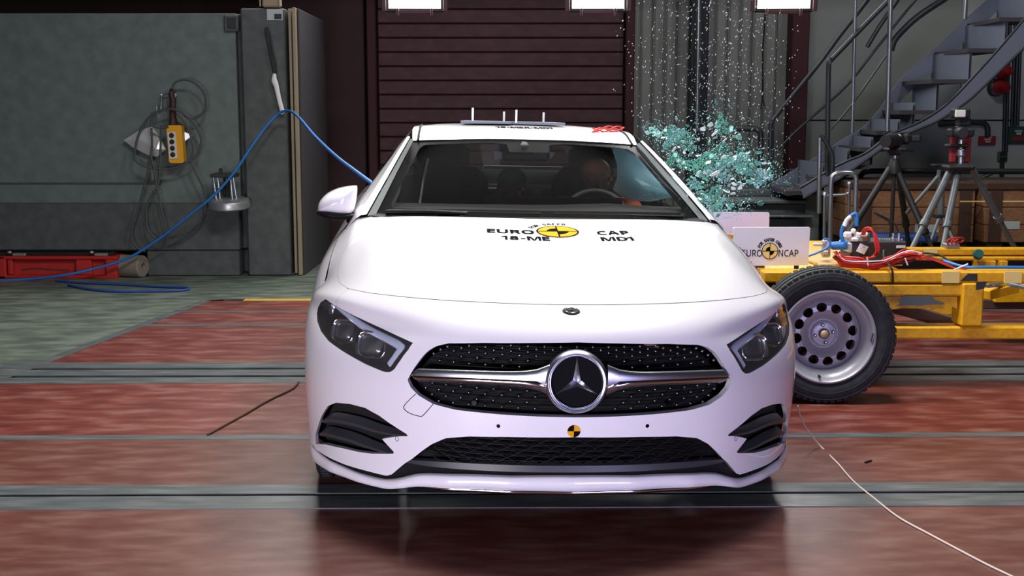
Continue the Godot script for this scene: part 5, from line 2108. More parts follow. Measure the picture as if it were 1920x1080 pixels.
	# the corner between fender, windscreen and pillar foot
	for sd in [-1.0, 1.0]:
		var A := []
		var B := []
		for k in 15:
			var f := k / 14.0
			A.append(fs(sd * lerpf(5.0, 8.0, f), 10.0, 0.0005))
			var g: Vector3 = cv(sd * 0.678, 0.929, 1.272).lerp(cv(sd * 0.752, 0.917, 1.272), f / 0.45) if f < 0.45 else cv(sd * 0.752, 0.917, 1.272).lerp(cv(sd * 0.805, 0.862, 1.32), (f - 0.45) / 0.55)
			B.append(g + Vector3(0, 0.0, -0.012))
		var cb := MB.new()
		cb.skin([A, B])
		part("fender_corner", cb, M.paint, t)
	# roof
	var mid_w := [1.91, 2.16, 2.5, 3.0, 3.45, 3.8]
	var mid_v := [1.238, 1.279, 1.300, 1.297, 1.262, 1.21]
	rows = []
	for k in 6:
		var e: Vector3 = hi[4] + Vector3(0.0, 0.004, 0) if k == 0 else rail[k + 4] + Vector3(0, 0.002, 0)
		var row := []
		for i in 5:
			var f := i / 4.0
			var sag := pow(f, 3.0)
			var head: Vector3 = hi[i] if k == 0 else Vector3(e.x * f, lerpf(mid_v[k], e.y, sag), lerpf(-mid_w[k], e.z, f * f))
			row.append(head)
		rows.append(row)
	roof_net = Net.new(mirror_rows(rows))
	put("roof", sheet(roof_net, 0, 8, 64, 0, 5, 40, everywhere), M.paint, t)
	put("roof_lining", sheet(roof_net, 0.2, 7.8, 32, 0.1, 4.9, 20, everywhere, -0.03), M.headliner, t)
	var b: MB
	for sd in [-1.0, 1.0]:
		var line := []
		for k in 21:
			line.append(roof_net.o(4.0 + sd * 3.75, k / 4.0, 0.001))
		b = MB.new()
		b.tube(line, 0.006, 5)
		part("roof_seam", b, M.gap, t)
	# tail: rear window, hatch
	b = MB.new()
	var r0 := []
	var r1 := []
	for k in 17:
		var x := lerpf(-1, 1, k / 16.0)
		r0.append(roof_net.p(4 + 4 * x, 5.0))
		r1.append(cv(0.72 * x, 0.955, 4.3 - 0.25 * x * x))
	b.skin([r0, r1])
	part("rear_window", b, M.windscreen, t)
	b = MB.new()
	for x in [-1.0, 1.0]:
		var A := []
		var B := []
		for k in 9:
			var f := k / 8.0
			A.append(cv(0.47 * x, 1.18, 3.8).lerp(cv(0.72 * x, 0.955, 4.05), f))
			B.append(cv(0.38 * x, 1.175, 3.82).lerp(cv(0.6 * x, 0.955, 4.2), f))
		b.skin([A, B])
	part("rear_pillar", b, M.paint, t)


func car_grille(t: Node3D) -> void:
	var keep := func(s: float, tt: float) -> float: return -o_grille.d(Vector2(absf(s - 8.0), tt)) + 0.12
	var gr := put("grille", sheet(front, 4.8, 11.2, 64, 2.1, 5.3, 48, keep, -0.075), M.gap, t)
	# slats, each following the nose
	var b := MB.new()
	for k in 15:
		var tt := 2.45 + k * 0.185
		var run := []
		for m in 41:
			var s := lerpf(-2.85, 2.85, m / 40.0)
			if o_grille.d(Vector2(s, tt)) < -0.03:
				run.append(fs(s, tt, -0.03))
		if run.size() > 2:
			b.tube(run, 0.0028, 5)
	stuff(part("slats", b, M.black_plastic, gr))
	# the diamond pattern of small studs, on short arms
	b = MB.new()
	var arms := MB.new()
	var rows := [2.47, 2.62, 2.77, 2.92, 3.62, 3.86, 4.1, 4.34, 4.58, 4.82]
	for i in rows.size():
		for m in 60:
			var s := -3.0 + (m + 0.5 * (i % 2)) * 0.26
			var q := Vector2(s, rows[i] + 0.02 * absf(s))
			if o_grille.d(q) > -0.05 or Vector2(s * 0.15, (q.y - 3.26) * 0.085).length() < 0.105:
				continue
			var c := fs(q.x, q.y, -0.016)
			var n := front.n(q.x + 8, q.y)
			b.lathe([[0.0052, -0.006], [0.0046, 0.0], [0.0, 0.003]], c, n, 6, 3.0)
			arms.tube([c - n * 0.004, fs(q.x + 0.13, q.y + 0.1, -0.028)], 0.0016, 4)
	stuff(part("studs", b, M.dull_chrome, gr))
	stuff(part("stud_arms", arms, M.black_plastic, gr))
	for s in [-1.6, 1.55]:
		b = MB.new()
		b.lathe([[0, 0.006], [0.008, 0.006], [0.0105, 0.0], [0.0105, -0.02]], fs(s, 2.56, -0.016), front.n(s + 8, 2.56), 16)
		part("parking_sensor", b, M.gloss_black, gr)
	# twin-blade bar and badge
	for sd in [-1.0, 1.0]:
		var rows2 := []
		var rows3 := []
		for k in 25:
			var f := 1.0 - pow(1.0 - k / 24.0, 2.0)
			var s := lerpf(0.45, 2.69, f)
			var tt := lerpf(3.30, 3.14, f * f)
			var c := fs(s * sd, tt, lerpf(0.012, -0.006, f))
			var hgt := 0.0235 * (1.0 + 1.1 * pow(1.0 - f, 10.0)) * sqrt(clampf((1.0 - f) * 26.0, 0.001, 1.0)) * lerpf(0.92, 1.0, 1 - f)
			var n := front.n(s * sd + 8, tt)
			var ring := []
			var ring2 := []
			for m in 12:
				var a := TAU * m / 12.0
				ring.append(c + Vector3.UP * cos(a) * hgt + n * sin(a) * 0.012)
			for m in 8:
				var a := TAU * m / 8.0
				var h2 := hgt * 0.42 * clampf(f * 12.0, 0.0, 1.0)
				ring2.append(c + Vector3(0, -hgt * 0.42, 0) + n * 0.007 + Vector3.UP * cos(a) * h2 + n * sin(a) * 0.008)
			rows2.append(ring)
			rows3.append(ring2)
		b = MB.new()
		b.skin(rows2, true)
		var bar := part("grille_bar", b, M.satin_silver, gr)
		b = MB.new()
		b.skin(rows3, true)
		part("grille_bar_strip", b, M.chrome, gr)
	var c := fs(-0.03, 3.26, 0.012)
	var n := (front.n(8, 3.26) + Vector3(0, 0.06, 0)).normalized()
	var ex := Vector3.UP.cross(n).normalized()
	var ey := n.cross(ex)
	b = MB.new()
	b.lathe([[0.080, -0.02], [0.080, 0.008], [0.084, 0.014], [0.090, 0.015], [0.097, 0.008], [0.1, -0.004], [0.1, -0.03]], c, n, 64, 0.9)
	part("badge_ring", b, M.satin_silver, gr)
	b = MB.new()
	b.lathe([[0.078, 0.006], [0.080, 0.0135], [0.083, 0.0155], [0.085, 0.013]], c, n, 64, 1.2)
	part("badge_ring_edge", b, M.chrome, gr)
	b = MB.new()
	b.lathe([[0, 0.004], [0.08, 0.002]], c, n, 48)
	part("badge_plate", b, M.badge_black, gr)
	b = MB.new()
	star(b, Transform3D(Basis(ex, ey, n), c + n * 0.005), 0.078, 0.012)
	part("badge_star", b, M.satin_silver, gr)
	# the small round badge on the nose
	c = fs(-0.03, 6.49, 0.001)
	n = front.n(7.97, 6.49)
	ex = Vector3.UP.cross(n).normalized()
	ey = n.cross(ex)
	b = MB.new()
	b.lathe([[0, 0.002], [0.024, 0.003], [0.028, 0.0015], [0.029, -0.002]], c, n, 40)
	var bd := part("nose_badge", b, M.badge_black, t)
	b = MB.new()
	b.lathe([[0.0185, 0.003], [0.0195, 0.0042], [0.0205, 0.003]], c, n, 40, 3.0)
	star(b, Transform3D(Basis(ex, ey, n), c + n * 0.0025), 0.017, 0.002)
	part("badge_star", b, M.dull_chrome, bd)


# a raised three-pointed star in the xy plane of «t»
func star(b: MB, t: Transform3D, r: float, h: float) -> void:
	b.flat()
	var top := t * Vector3(0, 0, h)
	for k in 3:
		var a := PI / 2 + TAU * k / 3.0
		var tip := Vector3(cos(a), sin(a), 0) * r
		for sg in [-1.0, 1.0]:
			var v := Vector3(cos(a + sg * PI / 3), sin(a + sg * PI / 3), 0) * r * 0.17
			b.face([top, t * (tip + Vector3(0, 0, h * 0.25)), t * v], t.basis.z)
			b.face([t * v, t * tip, t * (tip + Vector3(0, 0, h * 0.25))], t.basis * Vector3(v.x, v.y, 0))


func headlight(t: Node3D, sd: float) -> void:
	var keep := func(s: float, tt: float) -> float: return -o_lamp.d(Vector2(absf(s - 8.0), tt))
	var lo := 8.0 + sd * 2.5 if sd > 0 else 1.4
	var hl := put("headlight", sheet(front, lo, lo + 4.1, 80, 2.9, 5.9, 80, func(s: float, tt: float) -> float: return keep.call(s, tt) + 0.1, -0.05), M.black_plastic, t)
	put("lens", sheet(front, lo, lo + 4.1, 100, 2.9, 5.9, 100, keep, -0.002), M.lens, hl)
	# black bezel edge inside the lens
	put("bezel", sheet(front, lo, lo + 4.1, 120, 2.9, 5.9, 120, func(s: float, tt: float) -> float:
		var d: float = o_lamp.d(Vector2(absf(s - 8.0), tt))
		return minf(-d, d + 0.13), -0.008), M.gloss_black, hl)
	var P := func(s: float, tt: float, off: float) -> Vector3: return fs(s * sd, tt, off)
	# light guide: along the upper edge and down the inner end
	var path := [[5.45, 5.38, 0.006], [5.1, 5.12, 0.010], [4.7, 4.9, 0.0125], [4.3, 4.70, 0.0135], [3.9, 4.52, 0.0135], [3.5, 4.32, 0.014], [3.22, 4.14, 0.0155], [3.09, 3.98, 0.018], [3.12, 3.75, 0.0175], [3.19, 3.5, 0.0165], [3.29, 3.28, 0.015]]
	var rows := []
	for i in path.size():
		var q: Array = path[i]
		var c: Vector3 = P.call(q[0], q[1], -0.018)
		var q0: Array = path[maxi(i - 1, 0)]
		var q1: Array = path[mini(i + 1, path.size() - 1)]
		var d: Vector3 = (P.call(q1[0], q1[1], -0.018) - P.call(q0[0], q0[1], -0.018)).normalized()
		var n := front.n(q[0] * sd + 8, q[1])
		var side := d.cross(n).normalized()
		var ring := []
		for m in 8:
			var a := TAU * m / 8.0
			ring.append(c + side * cos(a) * q[2] + n * sin(a) * 0.006)
		rows.append(ring)
	var b := MB.new()
	b.skin(rows, true)
	part("light_guide", b, M.light_guide, hl)
	# two projector modules in bright bezels
	for q in [[5.02, 4.2, 0.044, 0.041], [3.92, 3.9, 0.054, 0.044]]:
		var c: Vector3 = P.call(q[0], q[1], -0.034)
		var n := (front.n(q[0] * sd + 8, q[1]) * 0.6 + Vector3(0, 0.05, 1.0) * 0.6).normalized()
		var ex := Vector3.UP.cross(n).normalized()
		var ey := n.cross(ex)
		var outer := rounded_rect(q[2] * 2, q[3] * 2, q[3] * 0.55, 6)
		var lists := [[1.12, -0.03], [1.0, 0.012], [0.9, 0.014], [0.82, -0.012]]
		rows = []
		for l in lists:
			var ring := []
			for v in outer:
				ring.append(c + (ex * v.x + ey * v.y) * l[0] + n * l[1])
			rows.append(ring)
		b = MB.new()
		b.skin(rows, true)
		part("reflector", b, M.chrome, hl)
		b = MB.new()
		rows = []
		for k in 6:
			var f := cos(PI / 2 * k / 5.0)
			var ring := []
			for v in outer:
				ring.append(c + (ex * v.x + ey * v.y) * 0.82 * f + n * (-0.012 + 0.016 * sin(PI / 2 * k / 5.0)))
			rows.append(ring)
		b.skin(rows, true)
		part("projector_lens", b, M.projector, hl)
	b = MB.new()
	rows = []
	for q in [[5.75, 5.25], [5.92, 4.9], [5.95, 4.55], [5.82, 4.25]]:
		rows.append([P.call(q[0] - 0.12, q[1], -0.02), P.call(q[0] + 0.08, q[1], -0.006)])
	b.skin(rows)
	part("side_reflector", b, M.amber if sd > 0 else M.black_plastic, hl)
	b = MB.new()
	for q in [[5.62, 5.25], [5.68, 4.98]]:
		b.box(P.call(q[0], q[1], -0.02), Vector3(0.022, 0.022, 0.012), Basis(Vector3.UP, sd * 0.6), 0.004)
	part("marker_cell", b, M.chrome, hl)


func intake(t: Node3D, sd: float) -> void:
	var lo := 8.0 + sd * 2.4 if sd > 0 else 1.6
	var it := put("side_intake", sheet(front, lo, lo + 4.0, 70, 0.3, 2.3, 50, func(s: float, tt: float) -> float: return -o_intake.d(Vector2(absf(s - 8.0), tt)) + 0.14, -0.045), M.gap, t)
	# two blades that run to a point on the inner side
	for q in [[[5.5, 1.20], [4.92, 1.40], [4.1, 1.50], [3.39, 1.49], [2.78, 1.555]], [[5.68, 0.78], [5.2, 0.92], [4.33, 1.02], [3.6, 1.0], [3.09, 1.015]]]:
		var ks := []
		for v in q:
			ks.append(Vector3(v[0], v[1], 0))
		var line := curve(ks, 5)
		var rows := []
		for i in line.size():
			var f := float(i) / (line.size() - 1)
			var c: Vector3 = fs(line[i].x * sd, line[i].y, lerpf(-0.012, 0.003, f))
			var n := front.n(line[i].x * sd + 8, line[i].y)
			var h := 0.023 * (1.0 - pow(f, 5.0)) * clampf(f * 4.0 + 0.55, 0.0, 1.0) + 0.001
			rows.append([c + Vector3.UP * h - n * 0.02, c + Vector3.UP * h * 0.25 + n * 0.004, c - Vector3.UP * h * 0.25 + n * 0.002, c - Vector3.UP * h - n * 0.03, c - n * 0.045, c + Vector3.UP * h - n * 0.02])
		var b := MB.new()
		for k in 5:
			var sub := []
			for r in rows:
				sub.append([r[k], r[k + 1]])
			b.skin(sub)
		part("blade", b, M.fin_plastic, it)


func plan_w(u: float) -> float:
	var us := [0.0, 0.2, 0.4, 0.56, 0.70, 0.80, 0.87, 0.905, 0.93]
	var ws := [0.035, 0.05, 0.105, 0.195, 0.325, 0.45, 0.59, 0.73, 0.88]
	u = absf(u)
	for i in 8:
		if u <= us[i + 1]:
			return lerpf(ws[i], ws[i + 1], (u - us[i]) / (us[i + 1] - us[i]))
	return ws[8]


func lower_intake(t: Node3D) -> void:
	var b: MB
	var keep := func(s: float, tt: float) -> float: return minf(-o_low.d(Vector2(absf(s - 8.0), tt)) + 0.1, 0.3)
	var li := put("lower_intake", sheet(front, 4.2, 11.8, 76, 0.0, 2.0, 40, keep, -0.07), M.gap, t)
	# honeycomb bars
	b = MB.new()
	for i in 7:
		var tt := 0.98 + i * 0.145
		for m in range(-12, 13):
			var s := (m + 0.5 * (i % 2)) * 0.36
			var q := [Vector2(s - 0.18, tt), Vector2(s - 0.1, tt + 0.062), Vector2(s + 0.1, tt + 0.062), Vector2(s + 0.18, tt)]
			var q2 := [q[0], Vector2(s - 0.1, tt - 0.062), Vector2(s + 0.1, tt - 0.062), q[3]]
			for list in [q, q2]:
				if o_low.d(list[0]) < -0.03 and o_low.d(list[1]) < -0.03 and o_low.d(list[2]) < -0.03 and o_low.d(list[3]) < -0.03:
					var pts := []
					for v in list:
						pts.append(fs(v.x, v.y, -0.032))
					b.tube(pts, 0.0032, 4, false)
	stuff(part("honeycomb", b, M.black_plastic, li))
	# the satin cross blade
	var rows := []
	for k in 41:
		var s := lerpf(-3.0, 3.0, k / 40.0)
		var f := absf(s) / 3.0
		var tt := lerpf(0.9, 0.78, f * f)
		var c := fs(s, tt, -0.022)
		var n := front.n(s + 8, tt)
		var h := 0.0085 * (1.0 - pow(f, 6.0)) + 0.0015
		rows.append([c + Vector3.UP * h - n * 0.02, c + Vector3.UP * h, c - Vector3.UP * h + n * 0.004, c - Vector3.UP * h - n * 0.02])
	b = MB.new()
	for k in 3:
		var sub := []
		for r in rows:
			sub.append([r[k], r[k + 1]])
		b.skin(sub)
	part("cross_blade", b, M.fin_plastic, li)
	# the white splitter lip: [u, top, bottom]
	var lip := [[0.0, 0.212, 0.166], [0.2, 0.207, 0.166], [0.30, 0.203, 0.163], [0.364, 0.199, 0.157], [0.42, 0.194, 0.151], [0.49, 0.182, 0.143], [0.55, 0.158, 0.127], [0.593, 0.142, 0.113], [0.63, 0.137, 0.109], [0.68, 0.136, 0.107], [0.736, 0.138, 0.106], [0.80, 0.141, 0.104], [0.85, 0.146, 0.102], [0.88, 0.155, 0.108]]
	var full := []
	for i in range(lip.size() - 1, 0, -1):
		full.append(Vector3(-lip[i][0], lip[i][1], lip[i][2]))
	for q in lip:
		full.append(Vector3(q[0], q[1], q[2]))
	full = Array(curve(full, 4))
	rows = []
	for q in full:
		var w := plan_w(q.x) - 0.012
		var mid: float = (q.y + q.z) * 0.5
		rows.append([cv(q.x, q.y - 0.001, w + 0.05), cv(q.x, q.y, w + 0.008), cv(q.x, q.y - 0.004, w + 0.001), cv(q.x, mid, w - 0.004), cv(q.x, q.z + 0.003, w), cv(q.x, q.z, w + 0.008), cv(q.x, q.z + 0.004, w + 0.2)])
	b = MB.new()
	b.skin(rows)
	part("splitter", b, M.paint, t)
	# the dark slot between bumper and splitter
	var strip := []
	for q in full:
		var w := plan_w(q.x)
		strip.append([cv(q.x, q.y + 0.002, w + 0.008), cv(q.x, q.y + 0.004, w + 0.03), cv(q.x, q.y + 0.04, w + 0.045)])
	b = MB.new()
	b.skin(strip)
	part("splitter_slot", b, M.gap, t)
	# chrome strip under the middle of the lip
	rows = []
	for k in 41:
		var u := lerpf(-0.515, 0.515, k / 40.0)
		var f := absf(u) / 0.515
		var top := 0.167 - 0.021 * pow(f, 3.0)
		var bot := top - 0.0155 * (1.0 - pow(f, 6.0)) - 0.0005
		var w := plan_w(u) - 0.006
		rows.append([cv(u, top + 0.002, w + 0.01), cv(u, top, w), cv(u, (top + bot) / 2, w - 0.005), cv(u, bot, w + 0.002), cv(u, bot + 0.001, w + 0.03)])
	b = MB.new()
	b.skin(rows)
	part("chrome_strip", b, M.chrome, t)


func car_wheels(t: Node3D) -> void:
	for sd in [-1.0, 1.0]:
		for w in [0.98, 3.55]:
			var k := Node3D.new()
			var nm := "wheel"
			var i := 0
			while t.has_node(nm):
				i += 1
				nm = "wheel_%03d" % i
			k.name = nm
			t.add_child(k)
			k.transform = Transform3D(Basis(Vector3.UP, PI / 2 * sd), cv(sd * 0.77, 0.295 - 0.03 + (0.017 if sd > 0 else -0.017), w))
			wheel_mesh(k, 0.315, 0.2, 0.215)
			var b := MB.new()
			b.lathe([[0.216, 0.09], [0.205, 0.09], [0.195, 0.06], [0.19, -0.06], [0.21, -0.08]], Vector3(), Vector3.BACK, 40)
			for a in 10:
				var e := Vector3(cos(TAU * a / 10), sin(TAU * a / 10), 0)
				b.beam(e * 0.04 + Vector3(0, 0, 0.06), e * 0.2 + Vector3(0, 0, 0.075), 0.03, 0.02)
			b.lathe([[0.06, 0.05], [0.055, 0.08], [0, 0.085]], Vector3(), Vector3.BACK, 20)
			part("rim", b, M.rim_silver, k)


func mirror(t: Node3D) -> void:
	# door mirror on the image-left side
	var b := MB.new()
	var m := MB.new()
	var w := 1.42
	var o := Vector3(-0.816, 0.95, -w)
	# outline of the cap seen from the front, relative to «o»
	var line := [[-0.112, -0.012], [-0.105, 0.02], [-0.075, 0.052], [-0.03, 0.074], [0.02, 0.085], [0.058, 0.088], [0.066, 0.08], [0.064, 0.045], [0.056, 0.005], [0.047, -0.02], [0.03, -0.026], [-0.02, -0.025], [-0.07, -0.02], [-0.1, -0.018]]
	var ks := []
	for q in line:
		ks.append(Vector3(q[0] * 0.9, q[1], 0))
	var ring := curve(ks, 4, true)
	var c := Vector3(-0.015, 0.025, 0)
	var rows := []
	for q in [[1.0, -0.09], [1.03, -0.045], [1.0, 0.0], [0.93, 0.028], [0.78, 0.05], [0.5, 0.064], [0.2, 0.069], [0.01, 0.07]]:
		var r := []
		for p in ring:
			r.append(o + c + (p - c) * q[0] + Vector3(0, 0, q[1]))
		rows.append(r)
	b.skin(rows, true)
	var mr := part("door_mirror", b, M.paint, t)
	b = MB.new()
	var low := [[-0.108, -0.018], [-0.1, -0.034], [-0.07, -0.047], [-0.03, -0.052], [0.02, -0.05], [0.045, -0.044], [0.05, -0.028], [0.0, -0.022], [-0.06, -0.018]]
	ks = []
	for q in low:
		ks.append(Vector3(q[0], q[1], 0))
	ring = curve(ks, 3, true)
	c = Vector3(-0.02, -0.032, 0)
	rows = []
	for q in [[1.0, -0.09], [1.02, -0.03], [0.95, 0.022], [0.75, 0.046], [0.3, 0.058], [0.01, 0.06]]:
		var r := []
		for p in ring:
			r.append(o + c + (p - c) * q[0] + Vector3(0, 0, q[1]))
		rows.append(r)
	b.skin(rows, true)
	part("lower_shell", b, M.black_plastic, mr)
	b = MB.new()
	b.box(o + Vector3(-0.005, 0.025, -0.088), Vector3(0.1, 0.07, 0.006), Basis(), 0.002)
	part("mirror_glass", b, M.chrome, mr)
	b = MB.new()
	b.tube([o + Vector3(0.03, -0.04, -0.02), o + Vector3(0.065, -0.06, -0.03), o + Vector3(0.11, -0.085, -0.04)], [0.028, 0.024, 0.032], 10)
	part("mirror_foot", b, M.black_plastic, mr)
	b = MB.new()
	b.tube([o + Vector3(0.046, -0.036, 0.0), o + Vector3(0.082, -0.056, -0.02)], 0.006, 8)
	part("foot_trim", b, M.strap_white, mr)
	# the door skin torn outward on the struck side
	b = MB.new()
	rows = []
	for k in 7:
		var f := k / 6.0
		rows.append([cv(lerpf(0.72, 0.80, f), lerpf(1.0, 0.90, f), 1.40 + f * 0.15), cv(lerpf(0.735, 0.83, f) + 0.008 * sin(f * 9), lerpf(0.99, 0.885, f), 1.42 + f * 0.1), cv(lerpf(0.74, 0.845, f), lerpf(0.94, 0.84, f), 1.4 + f * 0.1), cv(0.80, 0.80, 1.4 + 0.05 * f)])
	b.skin(rows)
	part("bent_door_edge", b, M.paint, t)


func cabin(t: Node3D) -> void:
	var b := MB.new()
	# dashboard
	var rows := []
	for k in 13:
		var u := lerpf(-0.68, 0.68, k / 12.0)
		rows.append([cv(u, 0.93, 1.24), cv(u, 0.955, 1.4), cv(u, 0.958 + 0.012 * exp(-pow((u - 0.33) * 6, 2)), 1.62), cv(u, 0.93, 1.72), cv(u, 0.7, 1.78)])
	b.skin(rows)
	part("dashboard", b, M.dash, t)
	b = MB.new()
	b.box(cv(0.1, 0.965, 1.66), Vector3(0.62, 0.055, 0.012), Basis(Vector3.RIGHT, -0.2), 0.006)
	part("display_panel", b, M.gloss_black, t)
	# steering wheel
	b = MB.new()
	var c := cv(0.325, 0.862, 1.86)
	var ex := Vector3(1, 0, 0)
	var ey := Vector3(0, 0.9, -0.42).normalized()
	var ring := []
	for k in 36:
		ring.append(c + (ex * cos(TAU * k / 36) + ey * sin(TAU * k / 36)) * 0.155)
	b.tube(ring, 0.0155, 8, false, true)
	b.box(c + Vector3(0, 0, -0.01), Vector3(0.15, 0.1, 0.05), Basis(Vector3.RIGHT, -0.4), 0.02)
	for a in [0.2, PI - 0.2, -PI / 2]:
		b.beam(c, c + (ex * cos(a) + ey * sin(a)) * 0.15, 0.03, 0.02)
	part("steering_wheel", b, M.wheel_leather, t)
	# seats
	for q in [[-0.36, 2.35, "front_seat"], [0.42, 2.45, "front_seat"], [-0.38, 3.15, "rear_seat"], [0.38, 3.15, "rear_seat"], [0.0, 3.15, "rear_seat"]]:
		b = MB.new()
		var u: float = q[0]
		var w: float = q[1]
		b.box(cv(u, 0.42, w - 0.2), Vector3(0.46, 0.16, 0.5), Basis(Vector3.RIGHT, 0.1), 0.06)
		var low := 0.16 if w > 3.0 else 0.0
		b.box(cv(u, 0.78 - low / 2, w + 0.12), Vector3(0.44, 0.62 - low, 0.15), Basis(Vector3.RIGHT, -0.3), 0.06)
		part(q[2], b, M.seat_cloth, t)
		if w < 3.0 or u < -0.1:
			b = MB.new()
			b.box(cv(u, 1.12, w + 0.24), Vector3(0.25, 0.17, 0.1), Basis(Vector3.RIGHT, -0.2), 0.045)
			for s in [-0.06, 0.06]:
				b.tube([cv(u + s, 1.07, w + 0.23), cv(u + s, 1.0, w + 0.21)], 0.007, 6)
			part("headrest", b, M.seat_cloth, t)
	# mirror and sensor housing behind the glass
	b = MB.new()
	b.box(cv(-0.04, 1.205, 1.93), Vector3(0.17, 0.05, 0.12), Basis(Vector3.RIGHT, 0.35), 0.02)
	b.box(cv(0.0, 1.165, 1.97), Vector3(0.22, 0.06, 0.03), Basis(), 0.014)
	part("inner_mirror", b, M.black_plastic, t)
	b = MB.new()
	b.prism(PackedVector2Array([Vector2(-0.02, 0.0), Vector2(0.03, 0.0), Vector2(0.012, 0.022), Vector2(-0.006, 0.024)]), 0.006, Transform3D(Basis(Vector3.RIGHT, -0.3), cv(-0.02, 1.205, 1.86)))
	part("sensor_window", b, M.trim_grey, t)
	for q in [[-0.12, 1.16, 0.07], [0.11, 1.165, 0.05]]:
		b = MB.new()
		b.prism(PackedVector2Array([Vector2(-q[2] / 2, 0.02), Vector2(q[2] / 2, 0.012), Vector2(q[2] / 2 - 0.015, -0.014), Vector2(-q[2] / 2 + 0.005, -0.022)]), 0.02, Transform3D(Basis(Vector3.UP, 0.2), cv(q[0], q[1] + 0.0, 2.0)))
		part("mirror_corner", b, M.trim_grey, t)
	# seat belts and pillar lining edge on the far side, rear shelf bars
	b = MB.new()
	b.tube(curve([cv(-0.452, 1.13, 2.2), cv(-0.47, 1.05, 2.1), cv(-0.485, 0.96, 1.98), cv(-0.50, 0.9, 1.9)], 5), 0.006, 6)
	part("seat_belt", b, M.strap_white, t)
	b = MB.new()
	b.tube(curve([cv(-0.575, 1.06, 1.72), cv(-0.59, 1.0, 1.7), cv(-0.615, 0.95, 1.66)], 5), [0.006, 0.007, 0.008, 0.009, 0.01, 0.011, 0.012, 0.012, 0.013, 0.013, 0.013], 6)
	part("pillar_edge_trim", b, M.trim_grey, t)
	b = MB.new()
	b.box(cv(0.16, 1.022, 3.86), Vector3(0.5, 0.022, 0.03), Basis(), 0.005)
	part("hatch_bar", b, M.strap_white, t)
	b = MB.new()
	b.box(cv(0.16, 0.905, 3.88), Vector3(0.5, 0.022, 0.05), Basis(), 0.005)
	part("hatch_bar", b, M.strap_white, t)
	b = MB.new()
	b.box(cv(0.16, 0.965, 3.92), Vector3(0.5, 0.1, 0.02), Basis(Vector3.RIGHT, -0.3), 0.005)
	part("hatch_panel", b, M.trim_grey, t)
	# side airbag: a thin inflated curtain by the broken window
	rows = []
	for i in 15:
		var row := []
		var a := i / 14.0
		for j in 13:
			var f := j / 12.0
			var top := lerpf(1.21, 1.04, pow(a, 1.4))
			var bot := lerpf(0.99, 0.955, a) - 0.03 * sin(a * 5.0)
			var puff := sqrt(maxf(0.0, sin(PI * clampf(a, 0.02, 0.98)) * sin(PI * clampf(f, 0.02, 0.98))))
			var fold := 0.006 * sin(a * 22.0 + f * 3.0) + 0.005 * sin(f * 17.0 + a * 7.0)
			row.append(cv(lerpf(0.47, 0.685, a) + 0.02 * sin(f * 4), lerpf(bot, top, f), 2.3 - 0.52 * a - 0.06 * puff + fold))
		rows.append(row)
	b = MB.new()
	b.skin(rows)
	var rows2 := []
	for r in rows:
		var o := []
		for k in r.size():
			o.append(r[k] + Vector3(0.04, 0, -0.07 * sin(PI * k / (r.size() - 1.0))))
		rows2.append(o)
	b.skin(rows2)
	part("side_airbag", b, M.airbag_cloth, t)


# letters set along the car's skin: p(s) is taken at (s, row), upright along the row direction
func skin_text(net: Net, s0: float, s1: float, tt: float, txt: String, size: float, stretch: float, mid: float) -> ArrayMesh:
	var b := MB.new()
	var widths := []
	var total := 0.0
	for ch in txt:
		var w := 0.0
		if ch == " ":
			w = size * 0.5
		else:
			w = text_mesh(ch, size).get_aabb().size.x + size * 0.14
		widths.append(w)
		total += w
	var x := 0.0
	for i in txt.length():
		var s := lerpf(s0, s1, (x + widths[i] / 2) / total)
		x += widths[i]
		if txt[i] == " ":
			continue
		var p := net.p(s + mid, tt)
		var n := net.n(s + mid, tt)
		var ex := (net.p(s + mid + 0.05, tt) - p).normalized()
		var ey := n.cross(ex).normalized()
		var squeeze: float = (net.p(s1 + mid, tt).distance_to(net.p(s0 + mid, tt))) / total
		var tm := text_mesh(txt[i], size, 0.0012, "Droid Sans", 600)
		b.add(tm, Transform3D(Basis(ex * squeeze, ey * stretch, n), p + n * 0.0018))
	return b.st.commit()


